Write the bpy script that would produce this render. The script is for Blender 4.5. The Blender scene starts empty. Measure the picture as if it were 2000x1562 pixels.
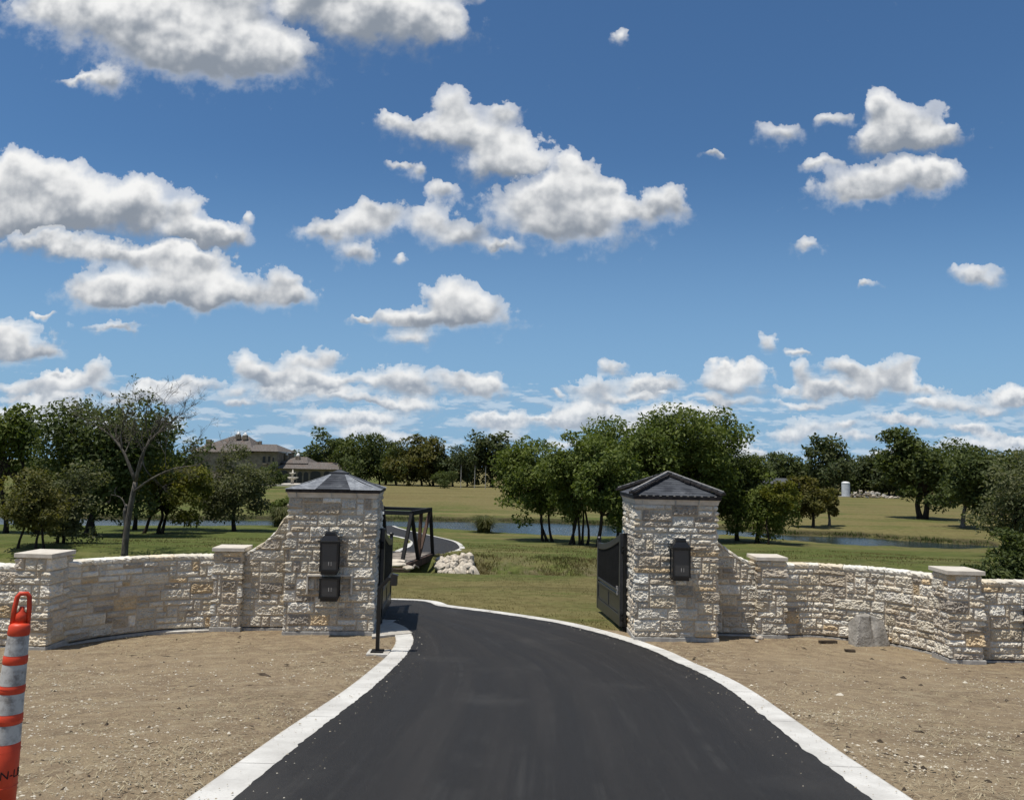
import bpy, math, random
import numpy as np
from mathutils import Vector, Matrix

# ------------------------------------------------------------------ camera
SC = bpy.context.scene
F_PX = 1500.0
PITCH = math.atan(124.0 / 1500.0)
ROLL = math.radians(1.2)
EYE = np.array([0.0, 0.0, 3.2])
_F = np.array([0, math.cos(PITCH), math.sin(PITCH)])
_U0 = np.array([0, -math.sin(PITCH), math.cos(PITCH)])
_R0 = np.array([1.0, 0, 0])
_R = _R0 * math.cos(ROLL) + _U0 * math.sin(ROLL)
_U = _U0 * math.cos(ROLL) - _R0 * math.sin(ROLL)
cam_data = bpy.data.cameras.new("camera")
cam_data.sensor_width = 36.0
cam_data.lens = F_PX / 2000.0 * 36.0
cam_data.clip_end = 4000
cam = bpy.data.objects.new("camera", cam_data)
SC.collection.objects.link(cam)
cam.matrix_world = Matrix(((_R[0], _U[0], -_F[0], EYE[0]), (_R[1], _U[1], -_F[1], EYE[1]),
                           (_R[2], _U[2], -_F[2], EYE[2]), (0, 0, 0, 1)))
SC.camera = cam

# ------------------------------------------------------------------ exposure, sun
SC.view_settings.view_transform = 'Standard'
SC.view_settings.look = 'None'
SC.view_settings.exposure = 0.0
SC.view_settings.gamma = 1.0
SUN_TO = Vector((-.262, -.16, 1.0)).normalized()      # towards the sun: very high, almost in the plane of the walls, from the left
SUN_EL = math.asin(SUN_TO.z)
sun_data = bpy.data.lights.new("sun", 'SUN')
sun_data.energy = 4.8
sun_data.angle = math.radians(0.5)
sun_data.color = (1.0, 0.955, 0.88)
sun = bpy.data.objects.new("sun", sun_data)
SC.collection.objects.link(sun)
sun.rotation_euler = SUN_TO.to_track_quat('Z', 'Y').to_euler()
sun.location = (-20, -20, 40)

# ------------------------------------------------------------------ world: Nishita sky with cumulus clouds in world directions
def pix_dir(px, py):
    d = _F + _R * (px - 1000) / F_PX - _U * (py - 781) / F_PX
    return d
def pix_uv(px, py):
    d = pix_dir(px, py)
    return d[0] / d[1], d[2] / d[1]

CLOUDS_BACK = [  # centre and half sizes, in the photograph's pixels, turned into directions below
 (690,45,150,62),(790,62,110,50),(640,15,100,42),(870,85,40,32),(905,10,42,20),
 (85,350,52,40),(150,372,60,44),(40,400,90,52),(130,425,130,52),(215,425,110,48),(300,415,50,42),(60,440,90,34),(390,425,36,38),(430,475,55,26),(385,470,50,24),(455,470,30,18),
 (885,220,36,40),(850,275,62,24),(925,275,70,38),(985,315,60,38),(1040,330,60,34),(775,258,38,15),(988,235,36,22),(960,345,55,22),
 (1692,235,30,40),(1745,250,58,38),(1795,285,56,22),(1700,292,48,22),(1740,295,80,18),
]
CLOUDS = [
 (110,45,70,34),(230,60,110,62),(340,60,120,80),(440,110,120,58),(560,130,78,42),(470,140,110,38),(350,120,90,36),(480,20,90,50),
 (240,180,36,24),(180,182,40,8),
 (110,488,105,18),(240,505,95,18),(330,512,70,26),(400,520,50,20),
 (225,565,72,32),(300,575,80,28),(400,555,62,40),(470,575,80,30),(350,590,150,18),(572,562,46,34),(590,598,44,18),
 (1105,330,26,30),(1125,365,40,40),(1035,410,92,42),(1120,415,80,48),(1110,462,105,30),(1225,425,80,22),(1295,408,34,30),(1190,385,26,18),
 (850,435,44,26),(905,470,55,24),(975,494,40,8),(700,452,80,28),(740,422,48,22),(705,508,36,18),(650,470,40,18),
 (818,350,20,18),(866,388,30,18),(785,336,16,10),
 (888,588,42,36),(935,612,60,32),(880,630,90,18),(815,632,70,20),(805,667,36,14),(722,636,26,6),(795,515,13,13),
 (1745,348,92,28),(1635,392,62,20),(1690,372,90,28),(1810,358,40,22),
 (1508,273,34,22),(1605,257,34,15),(1580,335,38,12),(1385,322,22,8),(1558,495,30,14),(1885,545,58,18),(1210,96,14,17),(1678,560,20,8),
 (60,662,70,32),(15,685,60,28),(100,690,40,16),(240,648,48,10),(110,622,30,6),(1420,5,55,10),(495,445,14,18),
]
LOW = [
 (222,730,34,22),(185,752,40,16),(130,762,60,16),(60,778,70,14),(350,765,36,18),(250,770,30,12),
 (498,708,30,26),(520,735,40,18),(642,692,34,18),(600,712,50,16),(585,742,70,18),(670,748,50,16),(632,757,30,12),(760,745,44,22),(805,748,34,20),(890,745,52,24),(935,760,40,16),(972,762,32,22),(690,785,90,12),(470,772,28,18),(800,790,60,10),
 (1188,726,27,15),(1160,765,30,22),(1215,762,22,12),(1210,788,60,11),(1088,765,20,9),(1285,770,14,8),
 (1380,755,44,26),(1440,750,46,26),(1425,725,40,12),(1478,674,16,24),(1550,697,36,8),(1550,735,24,24),(1575,765,40,14),(1640,725,48,20),(1680,745,50,22),(1732,722,24,26),(1740,752,36,18),(1640,770,60,14),
 (1860,800,55,14),(1790,785,40,9),(1992,812,36,20),(1400,790,70,9),(1560,792,60,9),
]
_rc = random.Random(4)
ROWS = []                                # small flat-based cumulus in rows towards the horizon
for _i in range(105):
    _y = 742 + 150 * (_i / 105.0) ** .85 + _rc.uniform(-7, 7)
    _k = 1.0 - (_y - 740) / 230.0
    _x = _rc.uniform(-60, 2060)
    if abs(_x - 1040) < 60 and _y < 790: continue
    _w = _rc.uniform(22, 70) * (.45 + .55 * _k)
    ROWS.append((_x, _y, _w, _w * _rc.uniform(.20, .42)))
def build_world():
    w = bpy.data.worlds.new("World")
    SC.world = w
    w.use_nodes = True
    nt = w.node_tree
    nt.nodes.clear()
    N, L = nt.nodes, nt.links
    def node(t, **kw):
        n = N.new(t)
        for k, v in kw.items(): setattr(n, k, v)
        return n
    def inp(n, i, v):
        if isinstance(v, bpy.types.NodeSocket): L.new(v, n.inputs[i])
        elif v is not None: n.inputs[i].default_value = v
    def m(op, a, b=None, c=None, clamp=False):
        n = node('ShaderNodeMath', operation=op); n.use_clamp = clamp
        inp(n, 0, a); inp(n, 1, b); inp(n, 2, c)
        return n.outputs[0]
    def vm(op, a, b=None, c=None, out=0):
        n = node('ShaderNodeVectorMath', operation=op)
        inp(n, 0, a); inp(n, 1, b); inp(n, 2, c)
        return n.outputs[out]
    def sstep(x, a, b):
        n = node('ShaderNodeMapRange', interpolation_type='SMOOTHSTEP')
        inp(n, 0, x); inp(n, 1, a); inp(n, 2, b)
        return n.outputs[0]
    def mixc(f, a, b):
        n = node('ShaderNodeMix', data_type='RGBA')
        inp(n, 0, f); inp(n, 6, a); inp(n, 7, b)
        return n.outputs[2]
    sky = node('ShaderNodeTexSky', sky_type='NISHITA')
    sky.sun_disc = False
    sky.sun_elevation = SUN_EL
    sky.sun_rotation = math.atan2(SUN_TO.x, SUN_TO.y)
    sky.altitude = 200
    sky.air_density = SKY_AIR
    sky.dust_density = SKY_DUST
    sky.ozone_density = SKY_OZONE
    tc = node('ShaderNodeTexCoord')
    sep = node('ShaderNodeSeparateXYZ'); L.new(tc.outputs['Generated'], sep.inputs[0])
    yy = m('ADD', m('ABSOLUTE', sep.outputs[1]), 0.03)
    u = m('DIVIDE', sep.outputs[0], yy)
    v = m('DIVIDE', sep.outputs[2], yy)
    cmb = node('ShaderNodeCombineXYZ'); L.new(u, cmb.inputs[0]); L.new(v, cmb.inputs[1])
    p0 = cmb.outputs[0]
    def noise(vec, scale, detail=4, rough=.55, dims='2D', dist=0.0):
        n = node('ShaderNodeTexNoise', noise_dimensions=dims)
        L.new(vec, n.inputs['Vector']); n.inputs['Scale'].default_value = scale
        n.inputs['Detail'].default_value = detail; n.inputs['Roughness'].default_value = rough
        n.inputs['Distortion'].default_value = dist
        return n
    def voro(vec, scale, detail, rough=.5):
        n = node('ShaderNodeTexVoronoi', voronoi_dimensions='2D', feature='F1')
        L.new(vec, n.inputs['Vector']); n.inputs['Scale'].default_value = scale
        n.inputs['Detail'].default_value = detail; n.inputs['Roughness'].default_value = rough
        n.normalize = True
        return n.outputs['Distance'], n.outputs['Position']
    # ---- the lumps that the clouds are made of, smaller near the horizon
    def lumps(s, seed):
        b0 = vm('MULTIPLY_ADD', p0, (s, s, 0), (seed, seed * 0.7, 0))
        wn = noise(b0, 0.85, 4, .55)
        p = vm('ADD', p0, vm('MULTIPLY', vm('SUBTRACT', wn.outputs['Color'], (0.5, 0.5, 0.5)), (1.15 / s, 0.95 / s, 0.0)))
        bill, bpos = voro(b0, 1.15, 2.6, .6)
        fine = noise(b0, 2.1, 6, .62).outputs[0]
        fine0 = m('SUBTRACT', fine, 0.5)
        r1 = noise(b0, 0.85, 3, .5).outputs[0]
        r2 = noise(vm('ADD', b0, (-0.10, 0.28, 0)), 0.85, 3, .5).outputs[0]
        relief = m('SUBTRACT', r1, r2)
        dens_add = m('ADD', m('MULTIPLY', m('SUBTRACT', 0.36, bill), 0.62), m('MULTIPLY', fine0, 0.95))
        lit_add = m('ADD', m('MULTIPLY', relief, 1.5), m('MULTIPLY', fine0, 0.40))
        lit_add = m('ADD', lit_add, m('MULTIPLY', m('SUBTRACT', 0.34, bill), 0.95))
        return p, dens_add, lit_add
    one = lumps(21.0, 3.1)
    LUMPS = {'top': one, 'mid': one, 'low': one, 'rows': lumps(46.0, 5.9)}
    low_haze = m('SUBTRACT', 1.0, sstep(v, 0.0, 0.17))
    # the sky itself, paler towards the horizon
    tint = node('ShaderNodeMix', data_type='RGBA', blend_type='MULTIPLY')
    tint.inputs[0].default_value = 1.0; L.new(sky.outputs[0], tint.inputs[6]); tint.inputs[7].default_value = SKY_TINT
    hz = m('MULTIPLY', m('SUBTRACT', 1.0, sstep(v, -0.05, 0.42)), 0.9)
    skyc = mixc(hz, tint.outputs[2], HORIZON)
    # ---- thin rows of small far clouds over the horizon
    pr = vm('MULTIPLY', p0, (1.0, 4.2, 1.0))
    r1 = noise(pr, 17.0, 6, .6).outputs[0]
    r2 = noise(vm('ADD', pr, (-0.003, 0.028, 0)), 17.0, 6, .6).outputs[0]
    band = m('MULTIPLY', sstep(v, -0.01, 0.02), m('SUBTRACT', 1.0, sstep(v, 0.07, 0.135)))
    dens = m('ADD', r1, m('MULTIPLY', m('SUBTRACT', band, 1.0), 0.35))
    a3 = m('MULTIPLY', sstep(dens, 0.46, 0.60), 0.45)
    l3 = sstep(m('MULTIPLY', m('SUBTRACT', r1, r2), 7.0), -0.6, 0.6)
    def lum(*c): return tuple(x * CLOUD_STRENGTH / SKY_STRENGTH for x in c) + (1,)
    hz_grey = lum(0.40, 0.50, 0.63); hz_white = lum(0.80, 0.86, 0.92)
    g = mixc(low_haze, lum(0.28, 0.32, 0.38), lum(0.38, 0.455, 0.56))
    wv = mixc(m('MULTIPLY', low_haze, .5), lum(1.0, 1.0, 0.99), lum(0.86, 0.9, 0.94))
    c3 = mixc(l3, hz_grey, hz_white)
    puff_group = bpy.data.node_groups.new('puff', 'ShaderNodeTree')     # one soft puff added to a running sum
    for nm_ in ('Vector', 'Scale', 'Offset', 'Sum'): puff_group.interface.new_socket(nm_, in_out='INPUT', socket_type='NodeSocketVector')
    puff_group.interface.new_socket('Sum', in_out='OUTPUT', socket_type='NodeSocketVector')
    def gnode(t, op=None):
        n = puff_group.nodes.new(t)
        if op: n.operation = op
        return n
    gi, go = gnode('NodeGroupInput'), gnode('NodeGroupOutput')
    gq, gd, ge, gs, ga = gnode('ShaderNodeVectorMath', 'MULTIPLY_ADD'), gnode('ShaderNodeVectorMath', 'DOT_PRODUCT'), gnode('ShaderNodeMath', 'POWER'), gnode('ShaderNodeVectorMath', 'SCALE'), gnode('ShaderNodeVectorMath', 'ADD')
    for i in range(3): puff_group.links.new(gi.outputs[i], gq.inputs[i])
    puff_group.links.new(gq.outputs[0], gd.inputs[0]); puff_group.links.new(gq.outputs[0], gd.inputs[1])
    ge.inputs[0].default_value = 0.37; puff_group.links.new(gd.outputs['Value'], ge.inputs[1])
    puff_group.links.new(gq.outputs[0], gs.inputs[0]); puff_group.links.new(ge.outputs[0], gs.inputs[3])
    puff_group.links.new(gi.outputs[3], ga.inputs[0]); puff_group.links.new(gs.outputs[0], ga.inputs[1])
    puff_group.links.new(ga.outputs[0], go.inputs[0])
    def clump(lst, row):
        p, dens_add, lit_add = LUMPS[row]
        accv = None                       # x, y: where inside its clouds a direction lies; z: how much cloud
        for cx, cy, rx, ry in lst:
            uu, vv = pix_uv(cx, cy)
            sx, sy = F_PX / (rx * GROW), F_PX / (ry * GROW)
            gn = node('ShaderNodeGroup'); gn.node_tree = puff_group
            L.new(p, gn.inputs[0])
            gn.inputs[1].default_value = (sx, sy, 0); gn.inputs[2].default_value = (-uu * sx, -vv * sy, 1)
            if accv is not None: L.new(accv, gn.inputs[3])
            accv = gn.outputs[0]
        s3 = node('ShaderNodeSeparateXYZ'); L.new(accv, s3.inputs[0])
        acc = m('MULTIPLY', s3.outputs[2], 2.7)
        inv = m('DIVIDE', 2.7, m('ADD', acc, 0.08))
        ny = m('MULTIPLY', s3.outputs[1], inv); nx = m('MULTIPLY', s3.outputs[0], inv)
        d = m('ADD', acc, dens_add)
        # crisp crowns, soft and ragged bases
        width = m('ADD', 0.075, m('MULTIPLY', sstep(m('MULTIPLY', ny, -1.0), -0.5, 0.6), 0.30))
        t = m('DIVIDE', m('SUBTRACT', d, m('SUBTRACT', 0.50, width)), m('MULTIPLY', width, 2.0), clamp=True)
        al = m('MULTIPLY', m('MULTIPLY', t, t), m('SUBTRACT', 3.0, m('MULTIPLY', t, 2.0)))
        al = m('MULTIPLY', al, m('ADD', 0.48, m('MULTIPLY', sstep(acc, 0.40, 1.15), 0.52)))     # thin shreds stay translucent
        # light on the crowns, shade on the undersides, lumps between
        lit = m('ADD', m('ADD', 0.45, lit_add), m('MULTIPLY', ny, 0.95))
        lit = m('ADD', lit, m('MULTIPLY', nx, -0.06))
        lit = m('SUBTRACT', lit, m('MULTIPLY', m('SUBTRACT', acc, 0.9), 0.12))
        return al, mixc(sstep(lit, -0.32, 1.12), g, wv)
    def region(lst, row, back=None):
        al, col = clump(lst, row)
        if back:
            al2, col2 = clump(back, 'rows' if row == 'low' else row)
            if row == 'low':
                col2 = mixc(0.12, col2, hz_white)
                col2 = mixc(al2, c3, col2); al2 = m('MAXIMUM', a3, al2)
            col = mixc(al, col2, col); al = m('MAXIMUM', al2, al)
        bg = node('ShaderNodeBackground'); bg.inputs[1].default_value = SKY_STRENGTH
        L.new(mixc(al, skyc, col), bg.inputs[0])
        return bg.outputs[0]
    def gate(cond, no, yes):
        mx = node('ShaderNodeMixShader'); L.new(cond, mx.inputs[0]); L.new(no, mx.inputs[1]); L.new(yes, mx.inputs[2])
        return mx.outputs[0]
    every = CLOUDS + LOW
    def pick(x0, x1, y0, y1, src=None):
        r = 2.1 * GROW; w_ = 32                    # the warp can carry a puff this far
        return [c for c in (src or every) if c[0] + c[2] * r + w_ > x0 and c[0] - c[2] * r - w_ < x1 and c[1] + c[3] * r + w_ > y0 and c[1] - c[3] * r - w_ < y1]
    INF = 1e6
    def band_of(y0, y1, cuts, row):
        edges = [-INF] + cuts + [INF]
        sh = None
        for i in range(len(edges) - 1):
            r = region(pick(edges[i], edges[i + 1], y0, y1), row, pick(edges[i], edges[i + 1], y0, y1, ROWS if row == 'low' else CLOUDS_BACK))
            sh = r if sh is None else gate(m('GREATER_THAN', u, pix_uv(edges[i], 0.5 * (max(y0, 0) + y1))[0]), sh, r)
        return sh
    top = band_of(-INF, 250, [640, 1150], 'top')
    mid = band_of(250, 650, [720], 'mid')
    low = band_of(650, 960, [640, 1300], 'low')
    hi = gate(m('GREATER_THAN', v, pix_uv(1000, 250)[1]), mid, top)
    front = gate(m('GREATER_THAN', v, pix_uv(1000, 650)[1]), low, hi)
    infront = m('MULTIPLY', m('GREATER_THAN', sep.outputs[1], 0.12), m('GREATER_THAN', v, -0.03))
    infront = m('MULTIPLY', infront, m('LESS_THAN', v, 1.1))
    bg_b = node('ShaderNodeBackground'); bg_b.inputs[1].default_value = SKY_STRENGTH
    rn = noise(tc.outputs['Generated'], 3.2, 3, .6, '3D').outputs[0]
    rear = m('MULTIPLY', sstep(rn, 0.42, 0.64), 0.42)  # unseen clouds behind the camera, added to whiten the blue fill light
    L.new(mixc(rear, skyc, lum(0.80, 0.78, 0.74)), bg_b.inputs[0])
    whole = gate(infront, bg_b.outputs[0], front)
    out = node('ShaderNodeOutputWorld'); L.new(whole, out.inputs[0])
    w.cycles.sampling_method = 'MANUAL'
    w.cycles.sample_map_resolution = 512
GROW = 1.04
SKY_TINT = (0.74, 1.0, 1.14, 1)
HORIZON = (2.9, 5.0, 7.6, 1)
SKY_STRENGTH, CLOUD_STRENGTH = 0.085, 0.92
SKY_AIR, SKY_DUST, SKY_OZONE = 1.0, 0.15, 4.5
build_world()
SC.cycles.max_bounces = 6
SC.cycles.diffuse_bounces = 3
SC.cycles.transmission_bounces = 4
SC.cycles.transparent_max_bounces = 6
SC.cycles.caustics_reflective = False
SC.cycles.caustics_refractive = False

# ------------------------------------------------------------------ helpers
COL = SC.collection
RNG = np.random.default_rng(7)
def link(name, data, parent=None, loc=None, rz=0.0):
    o = bpy.data.objects.new(name, data)
    COL.objects.link(o)
    if parent is not None: o.parent = parent
    if loc is not None: o.location = loc
    if rz: o.rotation_euler = (0, 0, rz)
    return o
def tag(o, label=None, cat=None, group=None, kind=None):
    if label: o['label'] = label
    if cat: o['category'] = cat
    if group: o['group'] = group
    if kind: o['kind'] = kind
    return o
def empty(name, loc=(0, 0, 0), rz=0.0):
    e = link(name, None, None, loc, rz)
    e.empty_display_size = 0.2
    return e
def mesh_np(name, verts, faces, mat=None, smooth=False, cols=None, attrs=None):
    """verts (n,3); faces (m,3|4) array or list of arrays"""
    me = bpy.data.meshes.new(name)
    verts = np.asarray(verts, dtype=np.float32)
    fl = faces if isinstance(faces, list) else [faces]
    fl = [np.asarray(f, dtype=np.int32) for f in fl if len(f)]
    loops = np.concatenate([f.ravel() for f in fl])
    tot = np.concatenate([np.full(len(f), f.shape[1], dtype=np.int32) for f in fl])
    start = np.concatenate([[0], np.cumsum(tot)[:-1]]).astype(np.int32)
    me.vertices.add(len(verts)); me.vertices.foreach_set('co', verts.ravel())
    me.loops.add(len(loops)); me.loops.foreach_set('vertex_index', loops)
    me.polygons.add(len(tot)); me.polygons.foreach_set('loop_start', start); me.polygons.foreach_set('loop_total', tot)
    me.polygons.foreach_set('use_smooth', np.full(len(tot), smooth, dtype=bool))
    me.update(calc_edges=True)
    me.validate()
    if cols is not None:
        a = me.color_attributes.new('col', 'FLOAT_COLOR', 'POINT')
        c = np.ones((len(verts), 4), dtype=np.float32); c[:, :3] = cols
        a.data.foreach_set('color', c.ravel())
    for k, vals in (attrs or {}).items():
        a = me.attributes.new(k, 'FLOAT', 'POINT')
        a.data.foreach_set('value', np.asarray(vals, dtype=np.float32))
    if mat is not None: me.materials.append(mat)
    return me

class MB:
    """collects boxes, prisms and tubes and links them as one mesh object"""
    def __init__(self): self.v = []; self.f = []; self.n = 0
    def add(self, verts, faces):
        self.v.extend([tuple(map(float, p)) for p in verts])
        self.f.extend([[i + self.n for i in f] for f in faces]); self.n += len(verts)
        return self
    def box(self, c, s, rz=0.0, taper=1.0):
        cx, cy, cz = c; hx, hy, hz = s[0] / 2, s[1] / 2, s[2] / 2
        ca, sa = math.cos(rz), math.sin(rz); vs = []
        for z, t in ((-hz, 1.0), (hz, taper)):
            for x, y in ((-hx, -hy), (hx, -hy), (hx, hy), (-hx, hy)):
                x, y = x * t, y * t
                vs.append((cx + x * ca - y * sa, cy + x * sa + y * ca, cz + z))
        return self.add(vs, [(3, 2, 1, 0), (4, 5, 6, 7), (0, 1, 5, 4), (1, 2, 6, 5), (2, 3, 7, 6), (3, 0, 4, 7)])
    def bar(self, a, b, w, h=None, up=(0, 0, 1)):
        a, b = Vector(a), Vector(b); h = h or w
        d = (b - a).normalized(); up = Vector(up)
        if abs(d.dot(up)) > .98: up = Vector((1, 0, 0))
        s = d.cross(up).normalized(); u = s.cross(d)
        vs = [p + s * (i * w / 2) + u * (j * h / 2) for p in (a, b) for i, j in ((-1, -1), (1, -1), (1, 1), (-1, 1))]
        return self.add(vs, [(0, 1, 2, 3), (7, 6, 5, 4), (4, 5, 1, 0), (5, 6, 2, 1), (6, 7, 3, 2), (7, 4, 0, 3)])
    def tube(self, pts, rad, n=8, cap=True):
        pts = [Vector(p) for p in pts]
        if not hasattr(rad, '__len__'): rad = [rad] * len(pts)
        vs = []; fs = []
        ref = Vector((0.31, 0.95, 0.05))
        for i, p in enumerate(pts):
            d = (pts[min(i + 1, len(pts) - 1)] - pts[max(i - 1, 0)]).normalized()
            s = d.cross(ref if abs(d.dot(ref)) < .95 else Vector((1, 0, 0))).normalized(); u = s.cross(d)
            for k in range(n):
                a = 2 * math.pi * k / n
                vs.append(p + (s * math.cos(a) + u * math.sin(a)) * rad[i])
        for i in range(len(pts) - 1):
            for k in range(n):
                fs.append((i * n + k, i * n + (k + 1) % n, (i + 1) * n + (k + 1) % n, (i + 1) * n + k))
        if cap:
            fs.append(tuple(range(n - 1, -1, -1))); fs.append(tuple((len(pts) - 1) * n + k for k in range(n)))
        return self.add(vs, fs)
    def lathe(self, prof, n=24, c=(0, 0, 0)):
        vs = []; fs = []
        for r, z in prof:
            for k in range(n):
                a = 2 * math.pi * k / n
                vs.append((c[0] + r * math.cos(a), c[1] + r * math.sin(a), c[2] + z))
        for i in range(len(prof) - 1):
            for k in range(n):
                fs.append((i * n + k, i * n + (k + 1) % n, (i + 1) * n + (k + 1) % n, (i + 1) * n + k))
        fs.append(tuple(range(n - 1, -1, -1))); fs.append(tuple((len(prof) - 1) * n + k for k in range(n)))
        return self.add(vs, fs)
    def build(self, name, mat, parent=None, loc=None, rz=0.0, smooth=False, bevel=0.0):
        me = bpy.data.meshes.new(name)
        me.from_pydata(self.v, [], self.f); me.materials.append(mat); me.update()
        if smooth: me.polygons.foreach_set('use_smooth', [True] * len(me.polygons))
        o = link(name, me, parent, loc, rz)
        if bevel:
            bm_ = o.modifiers.new('bevel', 'BEVEL'); bm_.width = bevel; bm_.segments = 2; bm_.limit_method = 'ANGLE'
        return o

def hash2(ix, iy, seed):
    h = (ix.astype(np.int64) * 374761393 + iy.astype(np.int64) * 668265263 + seed * 974711) & 0xFFFFFFFF
    h = ((h ^ (h >> 13)) * 1274126177) & 0xFFFFFFFF
    return ((h ^ (h >> 16)) & 0xFFFFFF) / float(0xFFFFFF)
def vnoise(x, y, seed=0):
    x = np.asarray(x, float); y = np.asarray(y, float)
    ix, iy = np.floor(x), np.floor(y); fx, fy = x - ix, y - iy
    fx = fx * fx * (3 - 2 * fx); fy = fy * fy * (3 - 2 * fy)
    ix = ix.astype(np.int64); iy = iy.astype(np.int64)
    a = hash2(ix, iy, seed); b = hash2(ix + 1, iy, seed); c = hash2(ix, iy + 1, seed); d = hash2(ix + 1, iy + 1, seed)
    return (a + (b - a) * fx) * (1 - fy) + (c + (d - c) * fx) * fy
def fbm(x, y, seed=0, o=4, g=.5):
    t = 0; a = 1; n = 0
    for i in range(o):
        t = t + a * vnoise(x * 2 ** i, y * 2 ** i, seed + i * 17); n += a; a *= g
    return t / n

# ------------------------------------------------------------------ materials
class NT:
    def __init__(self, name):
        self.m = bpy.data.materials.new(name); self.m.use_nodes = True
        self.t = self.m.node_tree; self.t.nodes.clear()
        self.out = self.n('ShaderNodeOutputMaterial')
        self.p = self.n('ShaderNodeBsdfPrincipled'); self.t.links.new(self.p.outputs[0], self.out.inputs[0])
        self.tc = None
    def n(self, t, **k):
        x = self.t.nodes.new(t)
        for a, b in k.items(): setattr(x, a, b)
        return x
    def set(self, node, i, v):
        if isinstance(v, bpy.types.NodeSocket): self.t.links.new(v, node.inputs[i])
        elif v is not None: node.inputs[i].default_value = v
    def coord(self, kind='Object'):
        if self.tc is None: self.tc = self.n('ShaderNodeTexCoord')
        return self.tc.outputs[kind]
    def world(self):
        g = self.n('ShaderNodeNewGeometry'); return g.outputs['Position']
    def map(self, v, scale):
        x = self.n('ShaderNodeMapping'); self.set(x, 0, v); x.inputs['Scale'].default_value = scale; return x.outputs[0]
    def noise(self, v, scale, detail=4, rough=.55, out=0):
        x = self.n('ShaderNodeTexNoise'); self.set(x, 'Vector', v)
        x.inputs['Scale'].default_value = scale; x.inputs['Detail'].default_value = detail; x.inputs['Roughness'].default_value = rough
        return x.outputs[out]
    def voro(self, v, scale, feature='F1', out='Distance'):
        x = self.n('ShaderNodeTexVoronoi', feature=feature); self.set(x, 'Vector', v); x.inputs['Scale'].default_value = scale
        return x.outputs[out]
    def math(self, op, a, b=None, clamp=False):
        x = self.n('ShaderNodeMath', operation=op); x.use_clamp = clamp; self.set(x, 0, a); self.set(x, 1, b); return x.outputs[0]
    def ss(self, x, a, b, lo=0.0, hi=1.0):
        r = self.n('ShaderNodeMapRange', interpolation_type='SMOOTHSTEP'); self.set(r, 0, x)
        for i, q in enumerate((a, b, lo, hi)): r.inputs[i + 1].default_value = q
        return r.outputs[0]
    def mix(self, f, a, b, blend='MIX'):
        x = self.n('ShaderNodeMix', data_type='RGBA', blend_type=blend)
        self.set(x, 0, f)
        self.set(x, 6, a if not isinstance(a, tuple) else (tuple(a) + (1,))[:4]); self.set(x, 7, b if not isinstance(b, tuple) else (tuple(b) + (1,))[:4])
        return x.outputs[2]
    def attr(self, name, out='Fac'):
        x = self.n('ShaderNodeAttribute'); x.attribute_name = name; return x.outputs[out]
    def bump(self, h, strength=.5, dist=.02):
        x = self.n('ShaderNodeBump'); x.inputs['Strength'].default_value = strength; x.inputs['Distance'].default_value = dist
        self.set(x, 'Height', h); self.t.links.new(x.outputs[0], self.p.inputs['Normal'])
    def fin(self, col, rough=.8, metal=0.0, spec=.3):
        self.set(self.p, 'Base Color', col if not isinstance(col, tuple) else (tuple(col) + (1,))[:4])
        self.set(self.p, 'Roughness', rough); self.p.inputs['Metallic'].default_value = metal
        self.p.inputs['Specular IOR Level'].default_value = spec
        return self.m
def plain(name, col, rough=.7, metal=0.0, spec=.3, var=.25, scale=6.0):
    t = NT(name); c = t.coord()
    f = t.noise(c, scale, 5, .6)
    k = t.ss(f, .3, .7)
    return t.fin(t.mix(k, tuple(x * (1 - var) for x in col), tuple(min(1, x * (1 + var)) for x in col)), rough, metal, spec)
M = {}
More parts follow.
